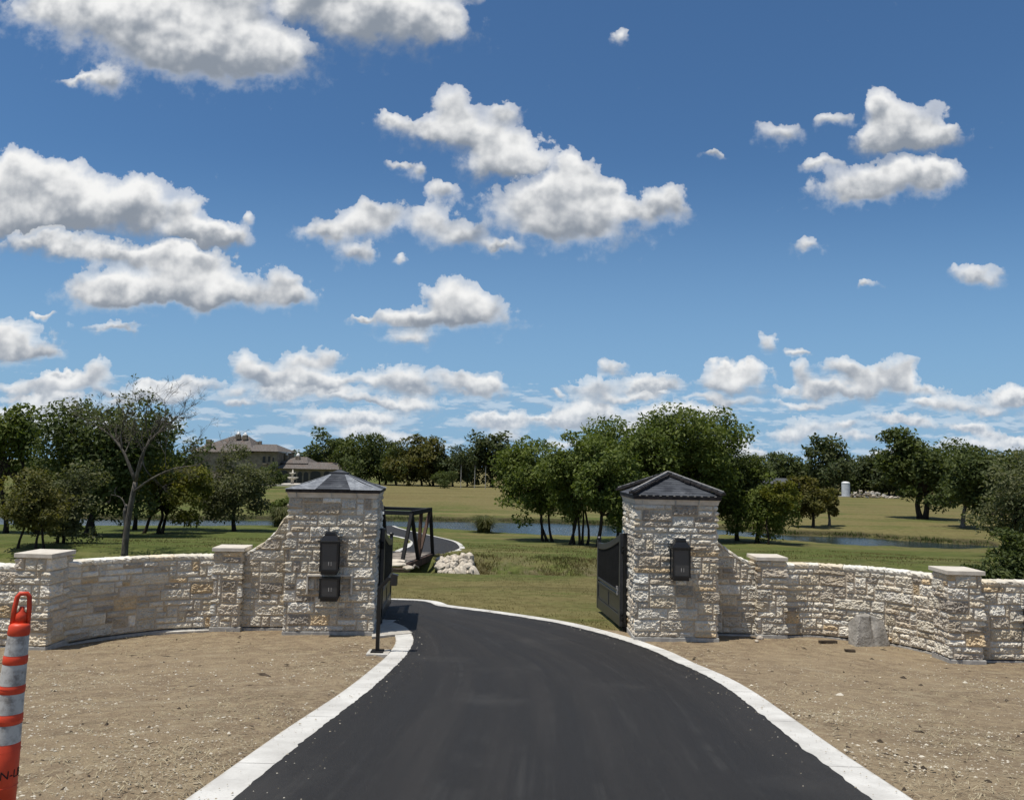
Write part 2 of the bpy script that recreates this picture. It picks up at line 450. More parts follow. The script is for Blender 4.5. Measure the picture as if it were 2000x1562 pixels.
def make_materials():
    # limestone, one base colour per stone, veined and stained by noise
    t = NT('limestone'); w = t.coord()
    a = t.attr('col', 'Color')
    f = t.noise(w, 9, 6, .65); f2 = t.noise(w, 38, 4, .6)
    c = t.mix(t.ss(f, .35, .68), a, t.mix(1.0, a, (1.12, 1.08, 1.0), 'MULTIPLY'))
    c = t.mix(t.math('MULTIPLY', t.ss(f2, .52, .72), .5), c, t.mix(1.0, a, (.62, .58, .52), 'MULTIPLY'))
    st = t.noise(w, 2.6, 5, .6)
    c = t.mix(t.math('MULTIPLY', t.ss(st, .58, .72), t.attr('stain')), c, (.085, .078, .07))
    t.bump(t.math('ADD', f, t.math('MULTIPLY', f2, .5)), .5, .012)
    M['stone'] = t.fin(c, .92, spec=.15)
    t = NT('sawn_limestone'); w = t.coord()
    f = t.noise(w, 7, 5, .6)
    c = t.mix(t.ss(f, .3, .7), (.50, .45, .375), (.62, .57, .49))
    t.bump(t.noise(w, 60, 4), .2, .004)
    M['cap'] = t.fin(c, .9, spec=.15)
    t = NT('grey_concrete'); w = t.coord()
    f = t.noise(w, 11, 5, .65)
    M['footing'] = t.fin(t.mix(t.ss(f, .3, .7), (.30, .29, .27), (.46, .44, .40)), .95, spec=.1)
    # kerb
    t = NT('kerb_concrete'); w = t.world()
    f = t.noise(w, 1.6, 6, .62); f2 = t.noise(w, 45, 4, .6)
    c = t.mix(t.ss(f, .3, .72), (.44, .425, .39), (.62, .605, .56))
    c = t.mix(t.math('MULTIPLY', t.ss(f2, .5, .75), .4), c, (.36, .34, .30))
    st = t.noise(t.map(w, (.6, 2.2, 1)), 2.0, 5, .65)
    c = t.mix(t.math('MULTIPLY', t.ss(st, .56, .70), .5), c, (.36, .35, .33))
    rn = t.attr('run'); fr = t.math('FRACT', t.math('DIVIDE', rn, 1.85))
    jt = t.math('LESS_THAN', t.math('ABSOLUTE', t.math('SUBTRACT', fr, .5)), .0028)
    c = t.mix(jt, c, (.12, .11, .10))
    ed = t.math('ABSOLUTE', t.math('SUBTRACT', t.attr('side'), .5))
    c = t.mix(t.math('MULTIPLY', t.ss(t.math('ADD', ed, t.math('MULTIPLY', t.math('SUBTRACT', t.noise(w, 7, 5, .65), .5), .35)), .40, .52), .55), c, (.30, .26, .20))
    t.bump(f2, .3, .005)
    M['kerb'] = t.fin(c, .9, spec=.2)
    # asphalt, with faint lengthwise roller and tyre streaks
    t = NT('fresh_asphalt'); w = t.world()
    uvw = t.attr('lane', 'Vector')
    st = t.noise(t.map(uvw, (9.0, .10, 1)), 1.0, 5, .6)
    st2 = t.noise(t.map(uvw, (30.0, .12, 1)), 1.0, 4, .6)
    g = t.noise(w, 85, 4, .75); g2 = t.noise(w, 2.3, 4, .6)
    c = t.mix(t.ss(st, .42, .72), (.0155, .0140, .0127), (.0270, .0248, .0230))
    c = t.mix(t.math('MULTIPLY', t.ss(st2, .50, .74), t.math('MULTIPLY', t.ss(g2, .40, .60), .4)), c, (.056, .053, .048))
    c = t.mix(t.math('MULTIPLY', t.ss(t.noise(w, .55, 5, .62), .55, .75), .35), c, (.060, .056, .050))
    c = t.mix(t.ss(g, .56, .70), c, (.056, .053, .050))
    c = t.mix(t.ss(t.noise(w, 310, 2, .6), .68, .74), c, (.14, .135, .125))
    t.bump(t.math('ADD', g, t.math('MULTIPLY', t.noise(w, 320, 2), .7)), .7, .014)
    M['asphalt'] = t.fin(c, t.ss(st, .3, .8, .68, .86), spec=.35)
    # ground: dirt inside the gate front, lawn beyond; masks come as attributes of place
    t = NT('soil_and_lawn'); w = t.world()
    z = t.attr('lawn'); gr = t.attr('green'); bank = t.attr('bank')
    n1 = t.noise(w, .55, 5, .6); n2 = t.noise(w, 5.0, 6, .68); n3 = t.noise(w, 26, 5, .7); n4 = t.noise(w, 75, 3, .7)
    d = t.mix(t.ss(n1, .35, .65), (0.2255, 0.1738, 0.1232), (0.2970, 0.2354, 0.1628))
    d = t.mix(t.ss(n2, .42, .66), d, (0.3564, 0.2894, 0.1966))
    d = t.mix(t.math('MULTIPLY', t.ss(n3, .50, .68), .75), d, (.42, .355, .25))
    d = t.mix(t.math('MULTIPLY', t.ss(n4, .36, .26), .8), d, (.075, .06, .043))
    sx_ = t.n('ShaderNodeSeparateXYZ'); t.set(sx_, 0, w)
    cx_ = t.n('ShaderNodeCombineXYZ'); t.set(cx_, 0, t.math('ADD', t.math('MULTIPLY', t.math('ABSOLUTE', sx_.outputs[0]), .62), t.math('MULTIPLY', sx_.outputs[1], .78)))
    t.set(cx_, 1, t.math('SUBTRACT', t.math('MULTIPLY', sx_.outputs[1], .18), t.math('MULTIPLY', t.math('ABSOLUTE', sx_.outputs[0]), .14)))
    rut = t.noise(cx_.outputs[0], 3.4, 4, .6)
    d = t.mix(t.math('MULTIPLY', t.ss(rut, .55, .66), .5), d, (.40, .345, .25))
    d = t.mix(t.math('MULTIPLY', t.ss(rut, .42, .33), .45), d, (.135, .105, .075))
    chips = t.math('MULTIPLY', t.ss(t.voro(w, 34), .20, .10), t.ss(t.noise(w, 3.1, 4, .6), .46, .62))
    d = t.mix(chips, d, (.50, .45, .36))
    streak = t.noise(t.map(w, (1.0, 3.2, 1)), .9, 5, .62)
    band = t.noise(t.map(w, (.05, 1.0, 1)), .38, 4, .6)
    l1 = t.noise(w, .16, 4, .6); l2 = t.noise(w, 2.6, 6, .7); l3 = t.noise(w, 13, 5, .72)
    dry = t.mix(t.ss(l2, .35, .65), (0.1456, 0.1120, 0.0470), (0.2128, 0.1658, 0.0739))
    grn = t.mix(t.ss(l2, .35, .65), (0.0696, 0.0840, 0.0216), (0.1176, 0.1272, 0.0360))
    k = t.math('ADD', t.math('ADD', gr, t.math('MULTIPLY', t.math('SUBTRACT', l1, .5), 1.5)), t.math('MULTIPLY', t.math('SUBTRACT', band, .5), 1.3))
    k = t.math('ADD', k, t.math('MULTIPLY', t.math('SUBTRACT', streak, .5), .9))
    lawn = t.mix(t.ss(k, .2, .8), dry, grn)
    mow = t.noise(t.map(w, (.045, .55, 1)), 1.0, 5, .65)
    lawn = t.mix(t.math('MULTIPLY', t.ss(mow, .52, .68), .55), lawn, (.225, .178, .084))
    lawn = t.mix(t.math('MULTIPLY', t.ss(mow, .44, .34), .5), lawn, (.090, .074, .032))
    lawn = t.mix(t.math('MULTIPLY', t.ss(l3, .48, .70), .6), lawn, t.mix(.35, lawn, (.24, .19, .10)))
    lawn = t.mix(t.math('MULTIPLY', t.ss(l3, .42, .28), .55), lawn, (.030, .034, .012))
    bk = t.mix(t.ss(n2, .4, .65), (.120, .085, .050), (.21, .16, .10))
    lawn = t.mix(t.math('MULTIPLY', t.attr('red'), .5), lawn, t.mix(t.ss(l2, .35, .65), (.125, .084, .040), (.175, .122, .060)))
    lawn = t.mix(t.math('MULTIPLY', bank, t.ss(t.math('ADD', n1, t.math('MULTIPLY', n2, .5)), .62, .85)), lawn, bk)
    zz = t.ss(t.math('ADD', z, t.math('MULTIPLY', t.math('SUBTRACT', n2, .5), .9)), .35, .65)
    d = t.mix(1.0, d, (.90, .865, .80), 'MULTIPLY'); lawn = t.mix(1.0, lawn, (.86, .95, .88), 'MULTIPLY')
    c = t.mix(zz, d, lawn)
    c = t.mix(t.attr('mud'), c, t.mix(t.ss(n2, .4, .6), (.022, .020, .012), (.06, .05, .028)))
    hgt = t.math('ADD', t.math('MULTIPLY', n2, .6), t.math('ADD', t.math('MULTIPLY', n3, .35), t.math('MULTIPLY', n4, .18)))
    t.bump(hgt, .9, .09)
    M['ground'] = t.fin(c, .95, spec=.08)
    # water
    t = NT('pond_water'); w = t.world()
    r = t.noise(t.map(w, (1.0, 2.4, 1)), 2.2, 4, .6)
    t.bump(r, .75, .05)
    M['water'] = t.fin((.010, .022, .026), .12, spec=.5)
    M['black'] = plain('black_painted_steel', (.0065, .007, .008), .38, 0.0, .5, .3, 9)
    M['blackrough'] = plain('weathered_black_steel', (.010, .0095, .009), .75, 0.0, .2, .4, 5)
    M['rust'] = plain('rust_brown_steel', (.060, .034, .022), .8, 0, .3, .4, 4)
    M['gateframe'] = plain('satin_black_steel_sky_sheen', (.030, .032, .037), .34, 0.0, .5, .25, 9)  # black paint lightened: its sky sheen is put into the base colour
    M['bronze'] = plain('dark_bronze_metal', (.020, .018, .016), .42, 0.0, .5, .3, 7)
    t = NT('dark_lamp_glass')
    M['glass'] = t.fin((.058, .058, .058), .32, spec=.45)
    t = NT('slate'); w = t.coord()
    br = t.n('ShaderNodeTexBrick'); t.set(br, 'Vector', t.map(w, (1, 1, 1)))
    f = t.noise(w, 5, 6, .65); f2 = t.noise(t.map(w, (2.0, 2.0, 9.0)), 3.0, 3, .5)
    row = t.noise(t.map(w, (3.5, 3.5, 20.0)), 1.0, 2, .4)
    c = t.mix(t.ss(row, .38, .62), (.034, .037, .043), (.066, .071, .080))
    c = t.mix(t.math('MULTIPLY', t.ss(f, .52, .74), .7), c, (.125, .130, .138))
    t.bump(row, .4, .02)
    t.t.nodes.remove(br)
    M['slate'] = t.fin(c, .85, spec=.2)
    t = NT('pale_slate'); w = t.coord()
    f = t.noise(w, 6, 6, .7); f2 = t.noise(t.map(w, (14, 14, 4)), 1.0, 4, .6)
    c = t.mix(t.ss(f, .4, .66), (.14, .15, .165), (.27, .285, .30))
    c = t.mix(t.ss(f2, .6, .75), c, (.30, .31, .31))
    t.bump(f, .3, .02)
    M['paleslate'] = t.fin(c, .75, spec=.25)
    M['trim'] = plain('dark_weathered_trim', (.030, .026, .024), .75, 0, .3, .5, 14)
    M['edge'] = plain('pale_metal_edging', (.36, .34, .31), .5, 0, .4, .3, 20)
    M['orange'] = plain('orange_plastic', (.60, .055, .018), .5, 0, .4, .16, 5)
    t = NT('dirty_white_sheeting'); w = t.coord()
    f = t.noise(w, 14, 6, .7); f2 = t.noise(w, 5, 4, .6)
    c = t.mix(t.ss(f, .42, .66), (.50, .49, .46), (.22, .20, .18))
    c = t.mix(t.math('MULTIPLY', t.ss(f2, .55, .7), .6), c, (.16, .14, .12))
    M['sheeting'] = t.fin(c, .55, spec=.4)
    M['ink'] = plain('black_ink', (.012, .011, .011), .7)
    M['white'] = plain('white_paint', (.72, .72, .70), .55, 0, .4, .08, 5)
    M['rock'] = plain('white_limestone_rubble', (.50, .44, .355), .95, 0, .1, .30, 2.5)
    t = NT('grey_faux_rock'); w = t.coord()
    f = t.noise(w, 4, 6, .65); f2 = t.noise(w, 22, 4, .6)
    t.bump(t.math('ADD', f, t.math('MULTIPLY', f2, .3)), .8, .05)
    M['boulder'] = t.fin(t.mix(t.ss(f, .35, .7), (.24, .225, .20), (.40, .375, .335)), .88, spec=.15)
    M['deck'] = plain('weathered_deck_boards', (.22, .19, .16), .9, 0, .1, .35, 3)
    M['housewall'] = plain('tan_stone_wall', (.235, .195, .145), .9, 0, .1, .25, 1.2)
    t = NT('brown_roof_tiles'); w = t.coord()
    f = t.noise(w, 1.3, 5, .7); f2 = t.noise(w, 4.5, 4, .7)
    c = t.mix(t.ss(f2, .38, .62), (.080, .071, .064), (.172, .156, .142))
    c = t.mix(t.ss(f, .52, .66), c, (.135, .095, .075))
    M['roof'] = t.fin(c, .9, spec=.1)
    M['dark'] = plain('window_glass_and_arch_shade', (.012, .011, .011), .3, 0, .5, .2, 2)
    M['tank'] = plain('pale_grey_steel_tank', (.52, .54, .56), .5, 0, .4, .1, 2)
    M['barnroof'] = plain('grey_metal_roof', (.075, .078, .08), .6, 0, .4, .2, 1)
    M['wood'] = plain('weathered_wood', (.075, .058, .042), .9, 0, .1, .4, 6)
    for nm, col in (('bark', (.052, .042, .034)), ('deadbark', (.135, .12, .10)), ('paleba', (.16, .14, .115))):
        t = NT(nm); w = t.coord()
        f = t.noise(t.map(w, (1, 1, .25)), 9, 5, .7)
        t.bump(f, .8, .03)
        M[nm] = t.fin(t.mix(t.ss(f, .35, .68), tuple(x * .45 for x in col), tuple(x * 1.25 for x in col)), .95, spec=.05)
    def leaf(nm, a, b, c3, tr=.35):
        t = NT(nm)
        g = t.n('ShaderNodeNewGeometry'); oi = t.n('ShaderNodeObjectInfo')
        n = t.noise(t.coord(), .55, 3, .6)
        col = t.mix(t.ss(n, .36, .64), a, b)
        col = t.mix(t.math('MULTIPLY', t.ss(g.outputs['Random Per Island'], .55, 1.0), .8), col, c3)
        col = t.mix(t.math('MULTIPLY', oi.outputs['Random'], .35), col, t.mix(1.0, col, (1.2, 1.08, .8), 'MULTIPLY'))
        t.fin(col, .62, spec=.22)
        tl = t.n('ShaderNodeBsdfTranslucent'); t.set(tl, 0, t.mix(1.0, col, (1.3, 1.35, .7), 'MULTIPLY'))
        mx = t.n('ShaderNodeMixShader'); mx.inputs[0].default_value = tr
        t.t.links.new(t.p.outputs[0], mx.inputs[1]); t.t.links.new(tl.outputs[0], mx.inputs[2]); t.t.links.new(mx.outputs[0], t.out.inputs[0])
        M[nm] = t.m
    leaf('leaf_dark', (0.0537, 0.0732, 0.0232), (0.0805, 0.1025, 0.0305), (0.1220, 0.1440, 0.0439))
    leaf('leaf_mid', (0.0759, 0.1058, 0.0242), (0.1127, 0.1449, 0.0322), (0.1667, 0.1955, 0.0483))
    leaf('leaf_yellow', (.085, .100, .016), (.145, .150, .022), (.20, .18, .03))
    leaf('leaf_olive', (0.0748, 0.0814, 0.0242), (0.1210, 0.1100, 0.0286), (0.1650, 0.1485, 0.0396))
    leaf('leaf_grey', (0.0799, 0.0929, 0.0432), (0.1188, 0.1296, 0.0626), (0.1674, 0.1674, 0.0918))
    leaf('leaf_far', (0.0486, 0.0690, 0.0297), (0.0756, 0.0918, 0.0378), (0.1080, 0.1188, 0.0513))
    leaf('grass_blade', (.085, .090, .028), (.140, .114, .046), (.18, .145, .064), .25)
    leaf('straw', (.26, .22, .14), (.33, .28, .19), (.42, .37, .26), .1)
    leaf('reed', (.070, .088, .034), (.105, .115, .048), (.16, .15, .075), .25)
make_materials()

# ------------------------------------------------------------------ terrain
_ky = np.array([-40, 0, 4.9, 9, 11.2, 12.6, 14.0, 16, 18, 22, 24.6, 25.4, 26.2, 27.4, 28.2, 29.6, 31.0, 32.2])
_kz = np.array([2.6, 1.68, 1.05, .50, .24, .07, .0, -.01, -.04, -.2, -.32, -.40, -.85, -1.55, -1.6, -1.05, -.55, -.5])
_yy = np.arange(-40, 32.21, .05); _zz = np.interp(_yy, _ky, _kz)
_ker = np.hanning(17); _ker /= _ker.sum()
_zz = np.convolve(np.pad(_zz, 8, mode='edge'), _ker, mode='valid')
_near = np.array([(-90, 55), (-60, 54.5), (-31, 56), (-18, 60.0), (-11, 62), (-5, 60), (0, 57.5), (4, 56.5), (8, 56), (11, 57.5), (16.8, 60), (23, 54), (30.6, 52.3), (35, 55), (36, 56.5), (90, 57)])
_far = np.array([(-90, 61), (-60, 62), (-31, 63.5), (-20, 65.5), (-10, 68), (3, 69), (10, 68), (18, 66), (22, 61.7), (28, 61), (30.6, 58.2), (35, 56.2), (36, 56.5), (90, 57)])
WATER = -2.0
def zt(x, y):
    x = np.asarray(x, float); y = np.asarray(y, float)
    x, y = np.broadcast_arrays(x, y)
    yn = np.interp(x, _near[:, 0], _near[:, 1]); yf = np.interp(x, _far[:, 0], _far[:, 1])
    z = np.interp(y, _yy, _zz)
    s = np.clip((y - 32.2) / (yn - 32.2), 0, 1)
    z1 = -.5 - 1.4 * (1 - (1 - s) ** 1.55)
    z = np.where(y > 32.2, z1, z)
    inside = np.minimum(y - yn, yf - y)
    z = np.where(y > yn, WATER + .1 - np.clip(inside * .35, 0, .7), z)
    b = np.clip((y - yf) / 14.0, 0, 1)
    zf = WATER + .1 + .22 * np.clip((y - yf) / .9, 0, 1) + .13 * b
    zf = zf + .55 * np.clip((y - 84) / 26, 0, 1) ** 2 * np.exp(-((y - 112) / 30) ** 2) * np.exp(-((x + 6) / 34) ** 2)
    z = np.where(y > yf, zf, z)
    return z
def ground(px, py):
    d = pix_dir(px, py)
    lo = None
    ts = np.arange(2.0, 420.0, .05)
    pts = EYE[None, :] + ts[:, None] * d[None, :]
    below = pts[:, 2] < zt(pts[:, 0], pts[:, 1])
    i = int(np.argmax(below))
    if not below[i]: i = len(ts) - 1
    a, b = ts[max(i - 1, 0)], ts[i]
    for _ in range(18):
        mid = .5 * (a + b); p = EYE + mid * d
        if p[2] < zt(p[0], p[1]): b = mid
        else: a = mid
    p = EYE + b * d
    return float(p[0]), float(p[1])
def at_depth(px, py, y):
    d = pix_dir(px, py); return EYE + d * (y / d[1])
def project(p):
    c = np.asarray(p, float) - EYE
    f = c @ _F
    return 1000 + F_PX * (c @ _R) / f, 781 - F_PX * (c @ _U) / f

def smooth_line(pts, n):
    """resample a polyline with a Catmull-Rom curve"""
    P = np.array(pts, float)
    P = np.vstack([2 * P[0] - P[1], P, 2 * P[-1] - P[-2]])
    out = []
    for i in range(1, len(P) - 2):
        for t in np.linspace(0, 1, 24, endpoint=False):
            a, b, c, d = P[i - 1], P[i], P[i + 1], P[i + 2]
            out.append(.5 * ((2 * b) + (-a + c) * t + (2 * a - 5 * b + 4 * c - d) * t ** 2 + (-a + 3 * b - 3 * c + d) * t ** 3))
    out.append(P[-2]); out = np.array(out)
    L = np.concatenate([[0], np.cumsum(np.linalg.norm(np.diff(out, axis=0), axis=1))])
    s = np.linspace(0, L[-1], n)
    return np.stack([np.interp(s, L, out[:, k]) for k in range(out.shape[1])], 1)
def G(lst): return [ground(*p) for p in lst]

# driveway edges, read off the photograph and laid on the ground
R_in = G([(1690, 1562), (1560, 1462), (1440, 1364), (1372, 1320), (1300, 1286), (1240, 1261), (1159, 1236), (1078, 1217), (970, 1200), (862, 1186), (758, 1172.7)]) + [(-9.0, 17.2), (-16, 15.0)]
L_in = G([(467, 1562), (625, 1429), (746, 1332), (798, 1278), (809, 1256), (806, 1240), (794, 1227), (770, 1217), (745, 1211)]) + [(-6.4, 14.6), (-9.0, 13.6), (-14, 11.5)]
def lead(lst, back):                                   # carry the line on towards and past the camera
    a, b = np.array(lst[0]), np.array(lst[2]); d = (a - b) / np.linalg.norm(a - b)
    return [tuple(a + d * k) for k in back] + lst
R_in, L_in = lead(R_in, (13, 6, 2)), lead(L_in, (13, 6, 2))
R_in = smooth_line(R_in, 420); L_in = smooth_line(L_in, 420)
def offset(line, d):
    t = np.gradient(line, axis=0); t /= np.linalg.norm(t, axis=1)[:, None]
    return line + np.stack([t[:, 1], -t[:, 0]], 1) * d
R_out = offset(R_in, .33); L_out = offset(L_in, -.33)
# the loop beyond the bridge
LO_out = smooth_line(G([(846, 1083), (874, 1079), (891, 1073.5), (897, 1068), (883, 1057), (841, 1046.5), (811, 1040), (769.5, 1029), (748, 1024.5), (735, 1023)]), 90)
LO_in = smooth_line(G([(772, 1079.5), (783, 1076.5), (792, 1072), (801, 1068), (806, 1062), (804, 1056.5), (790, 1050), (757, 1043), (741, 1038)]), 90)

def inside_poly(px, py, poly):
    r = np.zeros(px.shape, bool); n = len(poly)
    for i in range(n):
        x1, y1 = poly[i]; x2, y2 = poly[(i + 1) % n]
        if y1 == y2: continue
        c = ((y1 > py) != (y2 > py)) & (px < (x2 - x1) * (py - y1) / (y2 - y1) + x1)
        r ^= c
    return r

def build_ground():
    def lines(segs):
        out = []
        for a, b, st in segs: out.append(np.arange(a, b, st))
        return np.concatenate(out + [[segs[-1][1]]])
    xs = lines([(-400, -100, 25), (-100, -40, 3), (-40, -16, .8), (-16, 16, .16), (16, 40, .8), (40, 100, 3), (100, 400, 25)])
    ys = lines([(-40, 0, 4), (0, 3, .3), (3, 20, .13), (20, 34, .22), (34, 72, .55), (72, 120, 2.0), (120, 200, 6), (200, 900, 70)])
    X, Y = np.meshgrid(xs, ys)
    Z = zt(X, Y)
    lawn = np.where(Y > 15.35, 1.0, 0.0)
    d0 = np.clip((16.0 - Y) / 1.2, 0, 1)
    # clods and ruts on the bare soil, faint humps on the lawns
    soil = (fbm(X * 1.1, Y * 1.1, 3, 3) - .5) * .07 + (fbm(X * 4.2, Y * 4.2, 9, 3) - .5) * .05
    Z = Z + np.where(Y > 1, soil * d0 * np.clip((13.6 - Y) / 1.0, .25, 1), 0)
    Z = Z + np.where(Y > 17, (fbm(X * .5, Y * .5, 21, 3) - .5) * .10 * np.clip((Y - 17) / 3, 0, 1) * np.where(Z < WATER - .05, 0, 1), 0)
    rough = np.exp(-((Y - 29.4) / 1.6) ** 2) * np.clip((X + 3) / 1.5, 0, 1)
    Z = Z + rough * (fbm(X * 2.2, Y * 2.2, 41, 4) - .5) * .5
    road = inside_poly(X, Y, np.vstack([L_out, R_out[::-1]])) | inside_poly(X, Y, np.vstack([LO_in, LO_out[::-1]]))
    near = np.zeros_like(road)
    Z = np.where(road, zt(X, Y) - .07, Z)
    sel = inside_poly(X, Y, np.vstack([offset(L_in, -.9), offset(R_in, .9)[::-1]])) & ~road
    Z = np.where(sel, zt(X, Y) - .015 + (fbm(X * 4.2, Y * 4.2, 9, 3) - .5) * .02, Z)
    def st(q, a, b):
        t = np.clip((q - a) / (b - a), 0, 1); return t * t * (3 - 2 * t)
    def lerp(a, b, t): return a + (b - a) * t
    yf = np.interp(X, _far[:, 0], _far[:, 1])
    green = np.full(X.shape, .28)
    green = lerp(green, .40, st(Y, 20, 25))
    green = lerp(green, .72, st(Y, 25, 27))
    green = lerp(green, .50, st(Y, 36, 46))
    green = lerp(green, .95, st(-X, 4, 9) * st(Y, 24, 28))
    green = lerp(green, .75, st(X, 9, 15) * st(Y, 24, 28) * (1 - st(Y, 42, 52)))
    fld = st(Y - yf, -1, 1.5)
    fg = lerp(.50, .10, st(Y - yf, 6, 30))
    fg = lerp(fg, .62, st(-X, 20, 30))
    fg = lerp(fg, .34, st(X, 14, 24))
    green = lerp(green, fg, fld)
    red = st(Y - yf, 10, 26) * (1 - st(Y - yf, 44, 62)) * st(X, -34, -20) * (1 - st(X, 8, 26)) * np.clip(fbm(X * .05, Y * .12, 71, 3) * 2.2 - .4, .25, 1)
    red = np.clip(red + .55 * fld * st(X, 20, 30) * np.clip(fbm(X * .06, Y * .2, 72, 3) * 3 - 1.4, 0, 1), 0, 1)
    edge = np.minimum(np.abs(Y - yf), 9.0)
    wet = np.exp(-(edge / 1.0) ** 2) * (X < 36)
    mud = np.clip(wet * 1.3, 0, 1) * .9
    mud = np.where(Y < yf - .4, 0, mud)
    bank = rough * .9 + np.exp(-((Y - 15.6) / .5) ** 2) * .0
    ny, nx = X.shape
    V = np.stack([X.ravel(), Y.ravel(), Z.ravel()], 1)
    i = np.arange((ny - 1) * (nx - 1)); r, c = i // (nx - 1), i % (nx - 1)
    a = r * nx + c
    F = np.stack([a, a + 1, a + nx + 1, a + nx], 1)
    me = mesh_np('ground', V, F, M['ground'], True, attrs={'lawn': lawn.ravel(), 'green': green.ravel(), 'bank': np.clip(bank, 0, 1).ravel(), 'mud': mud.ravel(), 'red': red.ravel()})
    tag(link('ground', me), kind='structure')

def strip(name, A, B, across, mat, lift, kind='structure', jag=0.0):
    n = len(A); k = across + 1
    t = np.linspace(0, 1, k)
    P = A[:, None, :] * (1 - t)[None, :, None] + B[:, None, :] * t[None, :, None]
    if jag:
        rr = np.random.default_rng(3)
        for col, sgn in ((0, 1), (k - 1, -1)):
            P[:, col, :] += rr.normal(0, jag, (n, 1)) * (P[:, 1, :] - P[:, 0, :]) / np.linalg.norm(P[:, 1, :] - P[:, 0, :], axis=1)[:, None]
    Z = zt(P[..., 0], P[..., 1]) + lift
    V = np.concatenate([P, Z[..., None]], 2).reshape(-1, 3)
    i = np.arange((n - 1) * (k - 1)); r, c = i // (k - 1), i % (k - 1); a = r * k + c
    F = np.stack([a, a + k, a + k + 1, a + 1], 1)
    me = mesh_np(name, V, F, mat, True)
    L = np.concatenate([[0], np.cumsum(np.linalg.norm(np.diff((A + B) / 2, axis=0), axis=1))])
    at = me.attributes.new('lane', 'FLOAT_VECTOR', 'POINT')
    uv = np.zeros((n, k, 3), np.float32); uv[..., 0] = t[None, :]; uv[..., 1] = L[:, None]
    at.data.foreach_set('vector', uv.ravel())
    return tag(link(name, me), kind=kind)

def kerb(A, B, h=.014):
    """a flush concrete ribbon with broomed joints: a solid strip from A (road side) to B"""
    n = len(A)
    za, zb = zt(A[:, 0], A[:, 1]), zt(B[:, 0], B[:, 1])
    V = np.concatenate([np.c_[A, za - .12], np.c_[A, za + h - .006], np.c_[A * .95 + B * .05, za + h], np.c_[A * .05 + B * .95, zb + h], np.c_[B, zb + h - .006], np.c_[B, zb - .12]])
    F = []
    for j in range(5):
        i = np.arange(n - 1)
        F.append(np.stack([j * n + i, (j + 1) * n + i, (j + 1) * n + i + 1, j * n + i + 1], 1))
    run = np.concatenate([[0], np.cumsum(np.linalg.norm(np.diff((A + B) / 2, axis=0), axis=1))])
    side = np.repeat([0, 0, .05, .95, 1, 1], n)
    me = mesh_np('kerb', V, np.concatenate(F), M['kerb'], False, attrs={'run': np.tile(run, 6), 'side': side})
    return tag(link('kerb', me), kind='structure')

build_ground()
strip('driveway', offset(L_in, -.02), offset(R_in, .02), 40, M['asphalt'], .026, jag=.008)
strip('driveway', LO_in, LO_out, 12, M['asphalt'], .026)
kerb(R_in, R_out); kerb(L_in, L_out)
kerb(LO_in, offset(LO_in, -.26)); kerb(LO_out, offset(LO_out, .26))
def build_pond():
    x = np.linspace(-90, 36, 180)
    yn = np.interp(x, _near[:, 0], _near[:, 1]) - .5; yf = np.interp(x, _far[:, 0], _far[:, 1]) + .3
    V = np.concatenate([np.c_[x, yn, np.full(180, WATER)], np.c_[x, yf, np.full(180, WATER)]])
    i = np.arange(179)
    tag(link('pond', mesh_np('pond', V, np.stack([i, i + 1, i + 181, i + 180], 1), M['water'])), kind='structure')
build_pond()

# ------------------------------------------------------------------ stonework
TONES = np.array([.965, 1.0, 1.015]) * np.array([(.62, .555, .465), (.68, .62, .54), (.57, .51, .43), (.62, .53, .41), (.52, .45, .37), (.44, .37, .29), (.60, .46, .30), (.36, .31, .26), (.70, .655, .585)])
TW = np.array([.20, .18, .15, .10, .13, .09, .05, .06, .04]); TW = TW / TW.sum()
def layout(Lx, H, seed, cw=.07, ch=.104):
    """random ashlar: stones one or two courses high, fitted greedily on a grid"""
    r = np.random.default_rng(seed)
    nx, nz = max(2, int(round(Lx / cw))), max(2, int(round(H / ch)))
    ids = -np.ones((nz, nx), int); rects = []
    for z in range(nz):
        x = 0
        while x < nx:
            if ids[z, x] >= 0: x += 1; continue
            w = int(r.choice([2, 3, 4, 5, 6, 7, 8, 9, 10, 11], p=[.09, .13, .15, .16, .15, .12, .09, .06, .03, .02]))
            free = 0
            while x + free < nx and ids[z, x + free] < 0 and free < w: free += 1
            w = free
            if x + w < nx and ids[z, x + w] < 0 and nx - (x + w) == 1: w += 1
            h = 2 if (r.random() < .42 and z + 1 < nz and w > 1) else 1
            if w <= 2 and z + 1 < nz and r.random() < .5: h = 2
            ids[z:z + h, x:x + w] = len(rects); rects.append((x, z, w, h)); x += w
    return ids, np.array(rects, float), Lx / nx, H / nz
